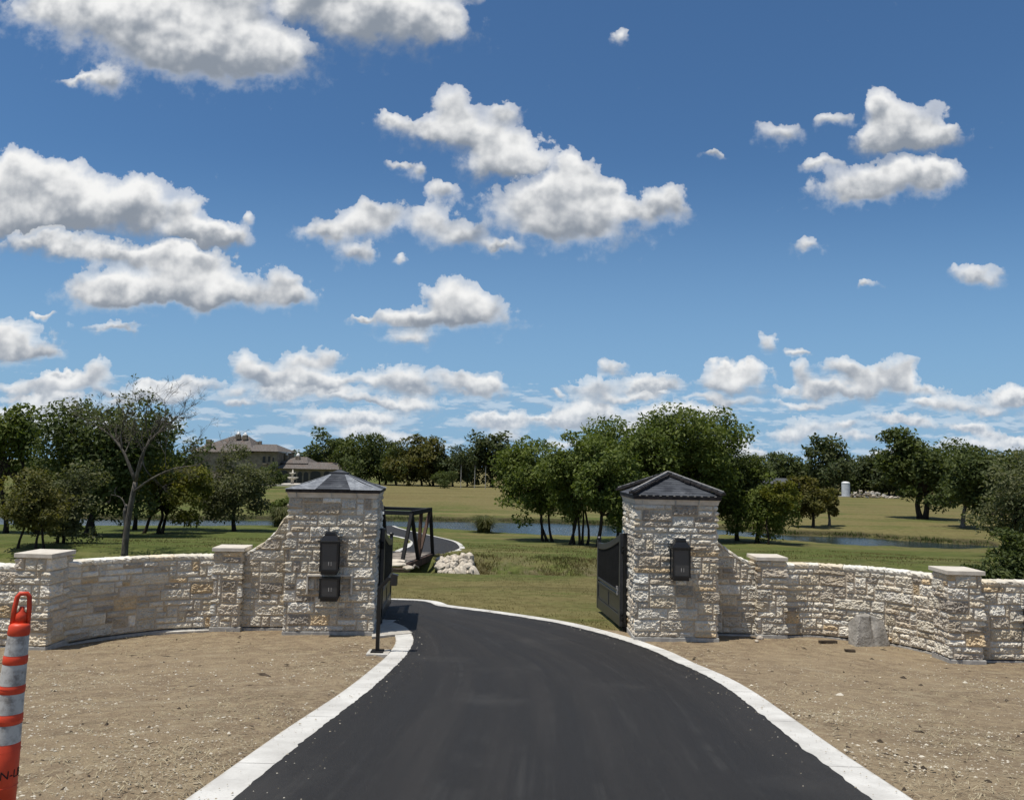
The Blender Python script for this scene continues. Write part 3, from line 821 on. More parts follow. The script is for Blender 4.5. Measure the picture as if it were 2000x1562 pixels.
def stone_field(Lx, H, S, Z, seed, amp=1.0):
    """outward relief and colour for points S (along) Z (up)"""
    ids, rects, cw, ch = layout(Lx, H, seed)
    r = np.random.default_rng(seed + 500)
    n = len(rects)
    cx = np.clip((S / cw).astype(int), 0, ids.shape[1] - 1); cz = np.clip((Z / ch).astype(int), 0, ids.shape[0] - 1)
    k = ids[cz, cx]; R = rects[k]
    du = np.minimum(S - R[..., 0] * cw, (R[..., 0] + R[..., 2]) * cw - S)
    dv = np.minimum(Z - R[..., 1] * ch, (R[..., 1] + R[..., 3]) * ch - Z)
    u = (S - (R[..., 0] + R[..., 2] / 2) * cw); v = (Z - (R[..., 1] + R[..., 3] / 2) * ch)
    ox, oz = r.uniform(0, 60, n)[k], r.uniform(0, 60, n)[k]
    wob = (vnoise(S * 26, Z * 26, seed + 1) - .5) * .008
    d = np.minimum(du, dv) + wob
    joint = .0055
    e = np.clip((d - joint) / .009, 0, 1); e = e * e * (3 - 2 * e)
    a1 = fbm(S * 7 + ox, Z * 9 + oz, seed + 2, 2) - .5
    rid = 1 - np.abs(2 * fbm(S * 14 + oz, Z * 19 + ox, seed + 3, 3) - 1)
    rid2 = 1 - np.abs(2 * vnoise(S * 36 + ox, Z * 42 + oz, seed + 4) - 1)
    fine = vnoise(S * 75, Z * 75, seed + 5) - .5
    bul = np.clip((d - joint) / .045, 0, 1); bul = 1 - (1 - bul) ** 2
    tilt = r.uniform(-.06, .06, n)[k] * u + r.uniform(-.20, .12, n)[k] * v
    prj = r.uniform(.002, .012, n)[k]
    face = prj + .014 * bul + tilt * bul + (.030 * a1 + .036 * (rid - .62) + .024 * (rid2 - .5)) * np.clip((d - joint) / .024, 0, 1) + fine * .007
    h = -.001 + (np.maximum(face, -.002) * amp + .001) * e
    tone = TONES[r.choice(len(TONES), n, p=TW)] * r.uniform(.80, 1.10, (n, 1))
    C = tone[k] * (.93 + .14 * vnoise(S * 13 + ox, Z * 13, seed + 6))[..., None]
    mort = np.array([.50, .435, .35])
    C = C * e[..., None] + mort * (1 - e[..., None])
    stain = r.choice([0, 0, 0, .15, .5, .9], n)[k] * e
    return h, C, stain
def grid_faces(nz, ns, off=0):
    i = np.arange((nz - 1) * (ns - 1)); r, c = i // (ns - 1), i % (ns - 1); a = r * ns + c + off
    return np.stack([a, a + 1, a + ns + 1, a + ns], 1)
def stone_mesh(name, path, nrm, s, top, zs_n, seed, parent=None, z0=0.0, closed=False, amp=1.0, ground_z=None):
    """a stone skin along a path (ns,2) with outward normals; top(ns) heights"""
    ns = len(s)
    t = np.linspace(0, 1, zs_n)[:, None]
    Z = z0 + t * (top[None, :] - z0)
    S = np.broadcast_to(s[None, :], Z.shape)
    h, C, st = stone_field(s[-1] - s[0] + 1e-6, float(top.max()) - z0, S - s[0], Z - z0, seed, amp)
    if closed:
        h[:, -1] = h[:, 0]; C[:, -1] = C[:, 0]
    X = path[None, :, 0] + nrm[None, :, 0] * h; Y = path[None, :, 1] + nrm[None, :, 1] * h
    if ground_z is not None: Z = Z + ground_z[None, :]
    V = np.stack([X, Y, Z], 2).reshape(-1, 3)
    me = mesh_np(name, V, grid_faces(zs_n, ns), M['stone'], False, cols=C.reshape(-1, 3), attrs={'stain': st.ravel()})
    return link(name, me, parent)
def square_path(a, b, fine, coarse, fine_sides):
    """perimeter of an a x b rectangle, counter-clockwise from the back left; normals mitred at the corners"""
    cor = [(-a / 2, b / 2), (-a / 2, -b / 2), (a / 2, -b / 2), (a / 2, b / 2), (-a / 2, b / 2)]
    nn = [(-1, 0), (0, -1), (1, 0), (0, 1)]
    P, Nn, S, L = [], [], [], 0.0
    for i in range(4):
        p, q = np.array(cor[i]), np.array(cor[i + 1]); ln = np.linalg.norm(q - p)
        k = max(3, int(ln / (fine if i in fine_sides else coarse)))
        for j in range(k):
            P.append(p + (q - p) * j / k); S.append(L + ln * j / k)
            if j == 0:
                m_ = np.array(nn[i]) + np.array(nn[i - 1]); Nn.append(m_)
            else: Nn.append(np.array(nn[i]))
        L += ln
    P.append(np.array(cor[0])); Nn.append(np.array(nn[0]) + np.array(nn[3])); S.append(L)
    return np.array(P, float), np.array(Nn, float), np.array(S)

GZ = 0.0
def pier(front_px, width, H, cap_over, label, seed, rz=0.0):
    x, y = ground(*front_px)
    ca, sa = math.cos(rz), math.sin(rz)
    loc = (x - sa * width / 2 * 0, y + width / 2, float(zt(x, y)))
    e = tag(empty('wall_pier', loc, rz), label, 'stone pier', 'capped piers of the entrance wall')
    P, Nn, S = square_path(width - .03, width - .03, .0125, .03, (0, 1, 2))
    stone_mesh('stonework', P, Nn, S, np.full(len(S), H - .076), int(H / .0125), seed, e, .06, True)
    b = MB(); b.box((0, 0, -.02), (width + .05, width + .05, .17)); b.build('footing', M['footing'], e, bevel=.008)
    b = MB(); b.box((0, 0, H - .043), (width + cap_over, width + cap_over, .07)); b.build('cap_stone', M['cap'], e, bevel=.006)
    return e, loc
def rot(px, py, a): return px * math.cos(a) - py * math.sin(a), px * math.sin(a) + py * math.cos(a)

pier_h = 1.53
small_l, SLloc = pier((437, 1231), .52, pier_h, .075, 'pale stone pier left of the gate between the shaded curved wall and the sweeping wall', 11, math.radians(4))
end_l, ELloc = pier((56, 1270), .55, pier_h, .08, 'pale stone pier behind the orange traffic post', 12, math.radians(-3))
small_r, SRloc = pier((1508, 1246), .53, pier_h, .08, 'pale stone pier right of the gate between the sunlit curved wall and the sweeping wall', 13, 0.0)
end_r, ERloc = pier((1891, 1296), .55, pier_h, .08, 'pale stone pier in front of the dark bush, beyond the grey boulder', 14, math.radians(-2))

def wall_between(name, pts, tops, thick, label, cat, seed, coping=True, group=None, out=1.0, swoop=False):
    """a free-standing stone wall along world points; front faces the road"""
    n = 0
    P = smooth_line(pts, 3)
    L = float(np.sum(np.linalg.norm(np.diff(smooth_line(pts, 60), axis=0), axis=1)))
    ns = max(30, int(L / .0125))
    P = smooth_line(pts, ns)
    t = np.gradient(P, axis=0); t /= np.linalg.norm(t, axis=1)[:, None]
    N = np.stack([t[:, 1], -t[:, 0]], 1) * out
    s = np.linspace(0, L, ns)
    top = np.interp(np.linspace(0, 1, ns), np.linspace(0, 1, len(tops)), tops) if not callable(tops) else tops(np.linspace(0, 1, ns))
    g = zt(P[:, 0], P[:, 1])
    e = tag(empty(name, (0, 0, 0)), label, cat, group)
    mid = P[ns // 2]; e.location = (mid[0], mid[1], float(g.min()))
    def rel(o): o.matrix_parent_inverse = Matrix.Translation(-Vector(e.location)); return o
    ct = .085 if not swoop else .07
    rel(stone_mesh('stonework', P + N * thick / 2, N, s, top - ct, int(max(top) / .0125), seed, e, .05, ground_z=g))
    # plain back, ends and core
    B = P - N * thick / 2; A = P + N * (thick / 2 - .02)
    V = np.concatenate([np.c_[A, g - .15], np.c_[A, g + top - ct], np.c_[B, g + top - ct], np.c_[B, g - .15]])
    i = np.arange(ns - 1); F = [np.stack([j * ns + i, (j + 1) * ns + i, (j + 1) * ns + i + 1, j * ns + i + 1], 1) for j in (1, 2)]
    ends = np.array([[0, ns, 2 * ns, 3 * ns], [4 * ns - 1, 3 * ns - 1, 2 * ns - 1, ns - 1]])
    rel(link('wall_core', mesh_np('wall_core', V, np.concatenate(F + [ends]), M['footing']), e))
    # footing
    A2 = P + N * (thick / 2 + .028); V = np.concatenate([np.c_[A2, g - .15], np.c_[A2, g + .03], np.c_[P, g + .035]])
    F = [np.stack([j * ns + i, (j + 1) * ns + i, (j + 1) * ns + i + 1, j * ns + i + 1], 1) for j in (0, 1)]
    rel(link('footing', mesh_np('footing', V, np.concatenate(F), M['footing']), e))
    # rough coping stones on top
    r = np.random.default_rng(seed + 90); vs = []; fs = []; cs = []; q = 0.0
    j = 0
    while q < L - .02:
        w = min(r.uniform(.22, .48) if not swoop else r.uniform(.10, .2), L - q)
        if L - (q + w) < .08: w = L - q
        a0, a1 = q + .004, q + w - .004; k = max(3, int(w / .03))
        sa = np.linspace(a0, a1, k)
        cxy = np.stack([np.interp(sa, s, P[:, 0]), np.interp(sa, s, P[:, 1])], 1); nn = np.stack([np.interp(sa, s, N[:, 0]), np.interp(sa, s, N[:, 1])], 1)
        tz = np.interp(sa, s, top) + np.interp(sa, s, g); ov = .035
        prof = [(-thick / 2 - .03, -ct), (-thick / 2 - .03, -.01), (-thick / 4, 0), (0, 0), (thick / 4, 0), (thick / 2 + ov - .015, -.003), (thick / 2 + ov, -.02), (thick / 2 + ov, -.05), (thick / 2 + ov - .02, -ct)]
        base = len(vs)
        col = TONES[r.choice([0, 1, 1, 8, 3])] * r.uniform(.95, 1.12)
        for jj in range(k):
            for pi, (o_, z_) in enumerate(prof):
                jt = r.normal(0, .007, 3)
                if pi in (0, 8): jt *= .3
                if pi >= 5: jt[0] -= .012 * r.random()
                p = cxy[jj] + nn[jj] * (o_ + jt[0])
                vs.append((p[0], p[1], tz[jj] + z_ + jt[2] * .7)); cs.append(col * r.uniform(.86, 1.08))
        m_ = len(prof)
        for jj in range(k - 1):
            for pi in range(m_ - 1):
                fs.append((base + jj * m_ + pi, base + jj * m_ + pi + 1, base + (jj + 1) * m_ + pi + 1, base + (jj + 1) * m_ + pi))
            fs.append((base + jj * m_ + m_ - 1, base + jj * m_, base + (jj + 1) * m_, base + (jj + 1) * m_ + m_ - 1))
        cap0 = [base + pi for pi in range(m_)]; cap1 = [base + (k - 1) * m_ + pi for pi in range(m_)]
        for cp, rev in ((cap0, False), (cap1, True)):
            for z in range(1, m_ - 1, 1):
                tri = (cp[0], cp[z + 1], cp[z]) if not rev else (cp[0], cp[z], cp[z + 1])
                fs.append(tri + (tri[2],))
        q += w
    f4 = np.array(fs); tri = f4[:, 2] == f4[:, 3]
    me = mesh_np('coping', np.array(vs), [f4[~tri], f4[tri][:, :3]], M['stone'], False, cols=np.array(cs), attrs={'stain': np.full(len(vs), .35)})
    rel(link('coping', me, e))
    return e

def push(p, q, d):            # move p towards q by d
    p, q = np.array(p), np.array(q); return tuple(p + (q - p) / np.linalg.norm(q - p) * d)
th = .30
def inset(lst): return [(x, y + th / 2) for x, y in lst]
# curved walls
WL = inset(G([(408, 1229), (345, 1231.5), (278, 1237), (186, 1248), (112, 1261)]))
WL = [(WL[0][0] + .10, WL[0][1])] + WL[1:] + [(ELloc[0] + .08, WL[-1][1] - .07)]
wall_between('curved_wall', WL[::-1], [1.375, 1.375, 1.37], th, 'curved pale stone wall in its own shade, left of the gate behind the orange post', 'stone wall', 21, group=None)
WR = inset(G([(1536, 1245), (1590, 1243.5), (1666, 1251), (1739, 1259), (1808, 1272), (1846, 1283)]))
WR = [(WR[0][0] - .10, WR[0][1])] + WR[1:-1] + [(WR[-1][0] + .10, WR[-1][1] - .02)]
wall_between('curved_wall', WR, [1.385, 1.385, 1.38], th, 'curved sunlit pale stone wall behind the grey boulder, right of the gate', 'stone wall', 22)
# straight ends running out of the picture
wall_between('straight_wall', [(ELloc[0] - 3.2, ELloc[1] + .35), (ELloc[0] - 1.6, ELloc[1] + .2), (ELloc[0] - .2, ELloc[1] + .05)], [1.32, 1.32], th, 'short end of stone wall behind the orange post at the left edge', 'stone wall', 23)
wall_between('straight_wall', [(ERloc[0] + .2, ERloc[1] + .06), (ERloc[0] + 1.6, ERloc[1] + .1), (ERloc[0] + 3.2, ERloc[1] + .1)], [1.35, 1.35], th, 'sunlit stone wall below the dark bush at the right edge', 'stone wall', 24)

# ------------------------------------------------------------------ gate pillars
def pillar_base(front_px, w, rz):
    x, y = ground(*front_px)
    ox, oy = rot(0, w / 2, rz)
    return x + ox, y + oy, float(zt(x, y))
PW_L, PW_R = 1.60, 1.53
RZ_L, RZ_R = math.radians(5.5), math.radians(0.5)
PL = pillar_base((640, 1239.5), PW_L, RZ_L)
PR = pillar_base((1321, 1251.5), PW_R, RZ_R)
BH = 2.50
def pillar(loc, w, rz, seed, label):
    e = tag(empty('gate_pillar', loc, rz), label, 'gate pillar', 'stone pillars of the gateway')
    P, Nn, S = square_path(w - .03, w - .03, .0125, .03, (0, 1, 2))
    stone_mesh('stonework', P, Nn, S, np.full(len(S), BH), int(BH / .0125), seed, e, .06, True)
    b = MB(); b.box((0, 0, -.03), (w + .05, w + .05, .19)); b.build('footing', M['footing'], e, bevel=.008)
    b = MB(); b.box((0, 0, BH / 2), (w - .14, w - .14, BH)); b.build('core', M['footing'], e)
    return e
pil_l = pillar(PL, PW_L, RZ_L, 31, 'pale stone gate pillar with a smooth slate roof and two black lamps, left of the driveway')
pil_r = pillar(PR, PW_R, RZ_R, 32, 'pale stone gate pillar with raised roof hips and one lantern, right of the driveway')
def cornice(e, w, h0, h1):
    b = MB(); k = 5; vs = []; fs = []
    prof = [(w / 2 + .012, h0), (w / 2 + .018, h0 + (h1 - h0) * .3), (w / 2 + .030, h0 + (h1 - h0) * .7), (w / 2 + .048, h1)]
    for a, z in prof:
        vs += [(-a, -a, z), (a, -a, z), (a, a, z), (-a, a, z)]
    for i in range(len(prof) - 1):
        for j in range(4): fs.append((i * 4 + j, i * 4 + (j + 1) % 4, (i + 1) * 4 + (j + 1) % 4, (i + 1) * 4 + j))
    fs.append((3, 2, 1, 0)); fs.append(tuple(range(len(vs) - 4, len(vs))))
    b.add(vs, fs)
    o = b.build('cornice', M['cap'], e)
    # joints between the cornice stones
    j = MB()
    for t in (-.52, -.02, .34):
        j.box((t * w * .8, -(w / 2 + .030), (h0 + h1) / 2), (.006, .08, (h1 - h0) * .92))
    j.build('cornice_joint', M['footing'], o)
    return o
def slope_rows(mb, quad, rows, lift=.012):
    """slates: overlapping thin courses climbing a (possibly triangular) slope given as (a, b, top_b, top_a)"""
    a, b, tb, ta = [Vector(p) for p in quad]
    n = (b - a).cross(ta - a)
    if n.length < 1e-6: n = (b - a).cross(tb - a)
    n.normalize()
    if n.z < 0: n = -n
    for i in range(rows):
        t0, t1 = i / rows, min(1.0, (i + 1.08) / rows)
        p0, p1 = a.lerp(ta, t0), b.lerp(tb, t0); q0, q1 = a.lerp(ta, t1), b.lerp(tb, t1)
        vs = [p0 + n * lift, p1 + n * lift, q1 + n * .003, q0 + n * .003, p0 - n * .004, p1 - n * .004]
        mb.add(vs, [(0, 1, 2, 3), (4, 5, 1, 0)])
def hip_roof(e, w):
    z0, z1 = BH + .09, BH + .15
    cornice(e, w, BH - .005, z0)
    a = w / 2 + .062
    b = MB(); b.box((0, 0, (z0 + z1) / 2 + .001), (2 * a, 2 * a, z1 - z0)); b.build('fascia', M['trim'], e, bevel=.005)
    A = a + .02; zb = z1 + .004; zt_ = z1 + .285; ap = .14
    f = .36                                    # the middle slope takes the centre third; corner panels take the rest
    roof = MB(); pale = MB()
    for k in range(4):
        ang = k * math.pi / 2
        def R(x, y, z): xx, yy = rot(x, y, ang); return (xx, yy, z)
        m0, m1 = R(-A * f, -A, zb), R(A * f, -A, zb); t0, t1 = R(-ap * .8, -ap, zt_), R(ap * .8, -ap, zt_)
        slope_rows(roof, (m0, m1, t1, t0), 8, .008)
        c0 = R(-A, -A, zb); c1 = R(A, -A, zb); d0 = R(-ap, -ap, zt_); d1 = R(ap, -ap, zt_)
        # corner panels sweep up to the cap with a bell-cast bend
        mid0, mid1 = R(-A * .56, -A * .60, zb + .115), R(A * .56, -A * .60, zb + .115)
        lo = R(-A * f, -A, zb); hi = R(-ap * .8, -ap, zt_); mm = R(-(A * f * .55 + ap * .8 * .45), -(A * .55 + ap * .45), zb + .45 * (zt_ - zb))
        pale.add([c0, lo, mm, mid0], [(0, 1, 2, 3)]); pale.add([mid0, mm, hi, d0], [(0, 1, 2, 3)])
        lo = R(A * f, -A, zb); hi = R(ap * .8, -ap, zt_); mm = R((A * f * .55 + ap * .8 * .45), -(A * .55 + ap * .45), zb + .45 * (zt_ - zb))
        pale.add([c1, mid1, mm, lo], [(0, 1, 2, 3)]); pale.add([mid1, d1, hi, mm], [(0, 1, 2, 3)])
    ro = roof.build('roof', M['slate'], e)
    pale.build('corner_panel', M['paleslate'], ro)
    c = MB(); c.box((0, 0, zt_ + .012), (ap * 2.5, ap * 2.5, .03)); c.box((0, 0, zt_ + .045), (ap * 2.1, ap * 2.1, .05), 0, .25); c.build('ridge_cap', M['slate'], ro, bevel=.004)
def capped_roof(e, w):
    z0, z1 = BH + .09, BH + .15
    cornice(e, w, BH - .005, z0)
    a = w / 2 + .062
    b = MB(); b.box((0, 0, (z0 + z1) / 2 + .001), (2 * a, 2 * a, z1 - z0)); b.build('fascia', M['trim'], e, bevel=.005)
    A = a + .012; zb = z1 + .016; za = z1 + .375
    ro = MB(); ro.box((0, 0, z1 + .008), (2 * A - .02, 2 * A - .02, .014))
    for k in range(4):
        ang = k * math.pi / 2
        def R(x, y, z): xx, yy = rot(x, y, ang); return (xx, yy, z)
        slope_rows(ro, (R(-A, -A, zb), R(A, -A, zb), R(.03, -.03, za), R(-.03, -.03, za)), 9, .008)
    r_o = ro.build('roof', M['slate'], e)
    rr = np.random.default_rng(5)
    for k in range(4):
        ang = k * math.pi / 2
        def R(x, y, z): xx, yy = rot(x, y, ang); return Vector((xx, yy, z))
        p, q = R(-A - .02, -A - .02, zb + .005), R(0, 0, za + .01)
        hp = MB()                               # rough bedded ridge pieces up each hip
        n = 11
        for i in range(n):
            u0, u1 = p.lerp(q, i / n), p.lerp(q, (i + 1.12) / n)
            j = Vector(rr.uniform(-.008, .008, 3))
            hp.bar(u0 + j + Vector((0, 0, .035)), u1 + j + Vector((0, 0, .030)), .16 + rr.uniform(-.015, .02), .04)
        hp.build('hip_bed', M['trim'], r_o)
        sl = MB()
        for i in range(n):
            u0, u1 = p.lerp(q, (i + .04) / n), p.lerp(q, (i + 1.0) / n)
            j = Vector(rr.uniform(-.006, .006, 3))
            sl.bar(u0 + j + Vector((0, 0, .070)), u1 + j + Vector((0, 0, .062)), .09 + rr.uniform(-.01, .02), .02)
        sl.build('hip_tiles', M['slate'], r_o)
        eg = MB(); eg.bar(p + Vector((0, 0, .088)), q + Vector((0, 0, .080)), .028, .014); eg.build('metal_edging', M['edge'], r_o)
    dn = MB()
    for i in range(12): dn.box((-a + .12 + i * (2 * a - .24) / 11, -A - .006, z1 + .012), (.036, .022, .014))
    dn.build('eave_clips', M['edge'], e)
hip_roof(pil_l, PW_L)
capped_roof(pil_r, PW_R)

# walls that sweep up to the pillars
def sweep(t): return np.interp(t, [0, .02, .22, .43, .62, .73, .82, 1.0], [1.37, 1.38, 1.50, 1.64, 1.84, 2.07, 2.14, 2.16])
def sweep_r(t): return np.interp(t, [0, .02, .11, .24, .42, .65, .86, 1], [2.16, 2.13, 1.95, 1.79, 1.655, 1.49, 1.41, 1.39])
lx0, lx1 = SLloc[0] + .2, PL[0] - PW_L / 2 + .10
ys = SLloc[1] + .03
wall_between('sweeping_wall', [(lx0, ys), ((lx0 + lx1) / 2, ys + .03), (lx1, ys + .10)], sweep, .30, 'stone wall with concave top rising to the pillar that has two lamps', 'stone wall', 25, swoop=True)
rx0, rx1 = PR[0] + PW_R / 2 - .10, SRloc[0] - .2
yr = SRloc[1] + .05
wall_between('sweeping_wall', [(rx0, yr), ((rx0 + rx1) / 2, yr), (rx1, yr)], sweep_r, .30, 'stone wall with concave top dropping from the pillar that has one lantern', 'stone wall', 26, swoop=True)

# ------------------------------------------------------------------ lanterns
def lantern(loc, rz, label, group):
    """origin on the pillar face, at the bottom of the body; -y points away from the wall"""
    e = tag(empty('wall_lantern', loc, rz), label, 'lantern', group)
    w, d, h = .33, .25, .53; y0 = -.035
    yc = y0 - d / 2
    b = MB()
    for sx in (-1, 1):
        for yy in (y0 - .013, y0 - d + .013): b.box((sx * (w / 2 - .013), yy, h / 2), (.026, .026, h))
    b.box((0, yc, .018), (w + .012, d + .012, .036)); b.box((0, yc, h - .012), (w + .012, d + .012, .024))
    b.build('frame', M['black'], e)
    g = MB(); g.box((0, yc, h / 2), (w - .03, d - .03, h - .06)); g.build('glass', M['glass'], e)
    r = MB()
    r.box((0, yc, h + .010), (w + .065, d + .065, .022)); r.box((0, yc, h + .066), (w - .01, d - .01, .092), 0, .68)
    r.box((0, yc, h + .128), (w * .60, d * .60, .024)); r.box((0, yc, h + .158), (w * .56, d * .56, .04), 0, .9)
    r.build('hood', M['black'], e)
    t = MB(); t.box((0, yc, -.028), (w * .86, d * .86, .056)); t.build('base_tray', M['black'], e)
    k = MB(); k.box((0, -.012, h * .55), (.18, .045, h * .8)); k.build('back_plate', M['black'], e)
    lamp_stems(e, yc - d / 2 - .0, .14)
    return e
def lamp_stems(e, y, z):
    c = MB()
    for sx in (-.022, .022): c.box((sx + .02, y + .0125, z), (.012, .004, .07))
    c.build('lamp_candles', M['edge'], e)
def on_face(pil, w, rz, px, py):
    """point on a pillar's front face seen at a pixel, in world space"""
    n = np.array([math.sin(rz), -math.cos(rz), 0]); c = np.array([pil[0], pil[1], 0]) + n * (w / 2)
    d = pix_dir(px, py); t = ((c - EYE) @ n) / (d @ n); return EYE + d * t
fp = on_face(PL, PW_L, RZ_L, 645.5, 1112)
lan_l = lantern(tuple(fp), RZ_L, 'tall black wall lantern above a shorter lamp box on the stone pillar', 'black lanterns on the gate pillars')
fp = on_face(PR, PW_R, RZ_R, 1324.5, 1124)
lan_r = lantern(tuple(fp), RZ_R, 'black wall lantern alone on its stone pillar right of the driveway', 'black lanterns on the gate pillars')
def lamp_box(loc, rz):
    e = tag(empty('lamp_box', loc, rz), 'short black glazed lamp box in a pale stone frame below the lantern', 'lamp box')
    w, d, h = .345, .25, .36; y0 = -.035; yc = y0 - d / 2
    b = MB()
    for sx in (-1, 1):
        for yy in (y0 - .013, y0 - d + .013): b.box((sx * (w / 2 - .013), yy, h / 2), (.026, .026, h))
    b.box((0, yc, .018), (w + .012, d + .012, .036)); b.box((0, yc, h - .008), (w + .012, d + .012, .02))
    b.build('frame', M['black'], e)
    g = MB(); g.box((0, yc, h / 2), (w - .03, d - .03, h - .05)); g.build('glass', M['glass'], e)
    t = MB(); t.box((0, yc, -.026), (w * .86, d * .86, .052)); t.build('base_tray', M['black'], e)
    k = MB(); k.box((0, -.012, h * .5), (.18, .045, h * .8)); k.build('back_plate', M['black'], e)
    lamp_stems(e, yc - d / 2, .16)
    f = MB()
    for bx in ((-.02, h + .02, .82, .035), ): f.box((bx[0], -.045, bx[1]), (bx[2], .09, bx[3]))
    for sx in (-.42, .38): f.box((sx, -.04, h / 2 + .02), (.035, .08, h - .04))
    f.build('stone_frame', M['cap'], e, bevel=.005)
    return e
fp = on_face(PL, PW_L, RZ_L, 645.5, 1163.5)
lamp_box(tuple(fp), RZ_L)

# ------------------------------------------------------------------ gate leaves
def gate_leaf(hinge, ang, side, label, L=2.02):
    """origin at the hinge on the ground; the leaf runs along +x of its own frame; its face is -y (side=1) """
    e = tag(empty('gate_leaf', hinge, ang), label, 'gate', 'leaves of the open metal gate')
    zb, zh, zf = .07, 1.84, 1.50
    def arch(t): return zf + (zh - zf) * (1 - np.sin(np.clip(t, 0, 1) * math.pi / 2)) ** 1.0
    b = MB()
    b.box((.045, 0, (zb + zh + .03) / 2), (.09, .07, zh + .03 - zb)); b.box((L - .04, 0, (zb + zf + .05) / 2), (.08, .07, zf + .05 - zb))
    n = 16                                          # swept top rail
    for i in range(n):
        t0, t1 = i / n, (i + 1) / n; x0, x1 = .09 + (L - .17) * t0, .09 + (L - .17) * t1
        a0, a1 = arch(t0), arch(t1); w = .13; y = .03
        vs = [(x0, -y, a0 - w), (x1, -y, a1 - w), (x1, y, a1 - w), (x0, y, a0 - w), (x0, -y, a0), (x1, -y, a1), (x1, y, a1), (x0, y, a0)]
        b.add(vs, [(3, 2, 1, 0), (4, 5, 6, 7), (0, 1, 5, 4), (2, 3, 7, 6)] + ([(3, 0, 4, 7)] if i == 0 else []) + ([(1, 2, 6, 5)] if i == n - 1 else []))
    for z, h in ((zb + .11, .22), (.72, .055), (.64, .045)): b.box((L / 2, 0, z), (L - .17, .06, h))
    b.box((L / 2, 0, .46), (.06, .056, .32))
    b.build('frame', M['gateframe'], e, bevel=.006)
    p = MB()
    for i in range(21):
        x = .13 + i * (L - .25) / 20; top = float(arch((x - .09) / (L - .17))) - .11
        p.box((x, 0, (.74 + top) / 2), (.052, .030, top - .74))
    p.build('pickets', M['blackrough'], e)
    for x0, x1 in ((.1, L / 2 - .04), (L / 2 + .04, L - .09)):
        q = MB(); q.box(((x0 + x1) / 2, 0, .455), (x1 - x0, .03, .31)); 
        o = q.build('lower_panel', M['gateframe'], e)
        m_ = MB()
        for z in (.318, .600): m_.box(((x0 + x1) / 2, -.018, z), (x1 - x0 - .02, .014, .018)); m_.box(((x0 + x1) / 2, .018, z), (x1 - x0 - .02, .014, .018))
        m_.build('moulding', M['gateframe'], o)
    f = MB(); f.lathe([(.035, 0), (.05, .02), (.05, .05), (.03, .07), (.0, .085)], 10, (L - .04, 0, zf + .05)); f.build('finial', M['bronze'], e)
    for z in (.25, 1.55):
        hg = MB(); hg.tube([(-.035, 0, z - .07), (-.035, 0, z + .07)], .028, 10); hg.box((-.08, 0, z), (.1, .03, .05))
        hg.build('hinge', M['blackrough'], e)
    lt = MB(); lt.box((.15, -side * .045, .74), (.03, .025, .17)); lt.box((.15, -side * .06, .80), (.02, .02, .06)); lt.build('latch', M['edge'], e)
    return e
hr = np.array([PR[0] - PW_R / 2 - .13, PR[1] + .06]); fr = at_depth(1168, 1197, hr[1] + 2.0)
angR = math.atan2(fr[1] - hr[1], fr[0] - hr[0])
gate_leaf((hr[0], hr[1], 0.0), angR, -1, 'open black gate leaf with swept top, facing the viewer beside the one-lantern pillar')
hl = np.array([PL[0] + PW_L / 2 * math.cos(RZ_L) + .09, PL[1] + .02 + PW_L / 2 * math.sin(RZ_L)]); fl_ = at_depth(760, 1192, hl[1] + 2.0)
angL = math.atan2(fl_[1] - hl[1], fl_[0] - hl[0])
gate_leaf((hl[0], hl[1], 0.0), angL, 1, 'open black gate leaf seen nearly edge-on beside the two-lamp pillar')
def hinge_post(x, y, label):
    e = tag(empty('hinge_post', (x, y, 0)), label, 'gate post', 'black posts carrying the gate leaves')
    b = MB(); b.box((0, 0, .92), (.06, .08, 1.84)); b.build('post', M['black'], e)
    MB().box((0, 0, 1.855), (.08, .10, .03)).build('post_cap', M['blackrough'], e); MB().box((0, 0, .03), (.10, .14, .06)).build('base_plate', M['blackrough'], e)
    return e
hinge_post(PR[0] - PW_R / 2 - .06, PR[1] + .10, 'slim black post fixed against the one-lantern pillar')
hinge_post(PL[0] + PW_L / 2 * math.cos(RZ_L) + .055, PL[1] + .12 + PW_L / 2 * math.sin(RZ_L), 'slim black post fixed against the two-lamp pillar')

# ------------------------------------------------------------------ keypad post, concrete pads, boulder, odds and ends
kx, ky = ground(737, 1275)
kz = float(zt(kx, ky))
e = tag(empty('keypad_post', (kx, ky, kz)), 'black gooseneck keypad post on a small concrete pad left of the driveway', 'keypad post')
b = MB(); b.bar((0, 0, 0), (0, 0, 1.07), .06, .06); b.bar((0, 0, 1.05), (.16, -.04, 1.22), .055, .055); b.bar((.15, -.04, 1.215), (.22, -.05, 1.215), .055, .055); b.build('post', M['black'], e, bevel=.004)
b = MB(); b.box((0, 0, .035), (.2, .2, .02)); b.build('base_plate', M['blackrough'], e)
b = MB(); b.box((.245, -.06, 1.20), (.10, .12, .18)); b.bar((.21, -.06, 1.30), (.31, -.06, 1.27), .12, .015); b.build('keypad_head', M['bronze'], e, bevel=.006)
b = MB(); b.tube([(.215, -.05, 1.28), (.215, -.05, 1.40)], .006, 6); b.build('antenna', M['black'], e)
b = MB(); b.box((.02, 0, -.02), (.36, .34, .09)); b.build('concrete_pad', M['kerb'], e, bevel=.006)
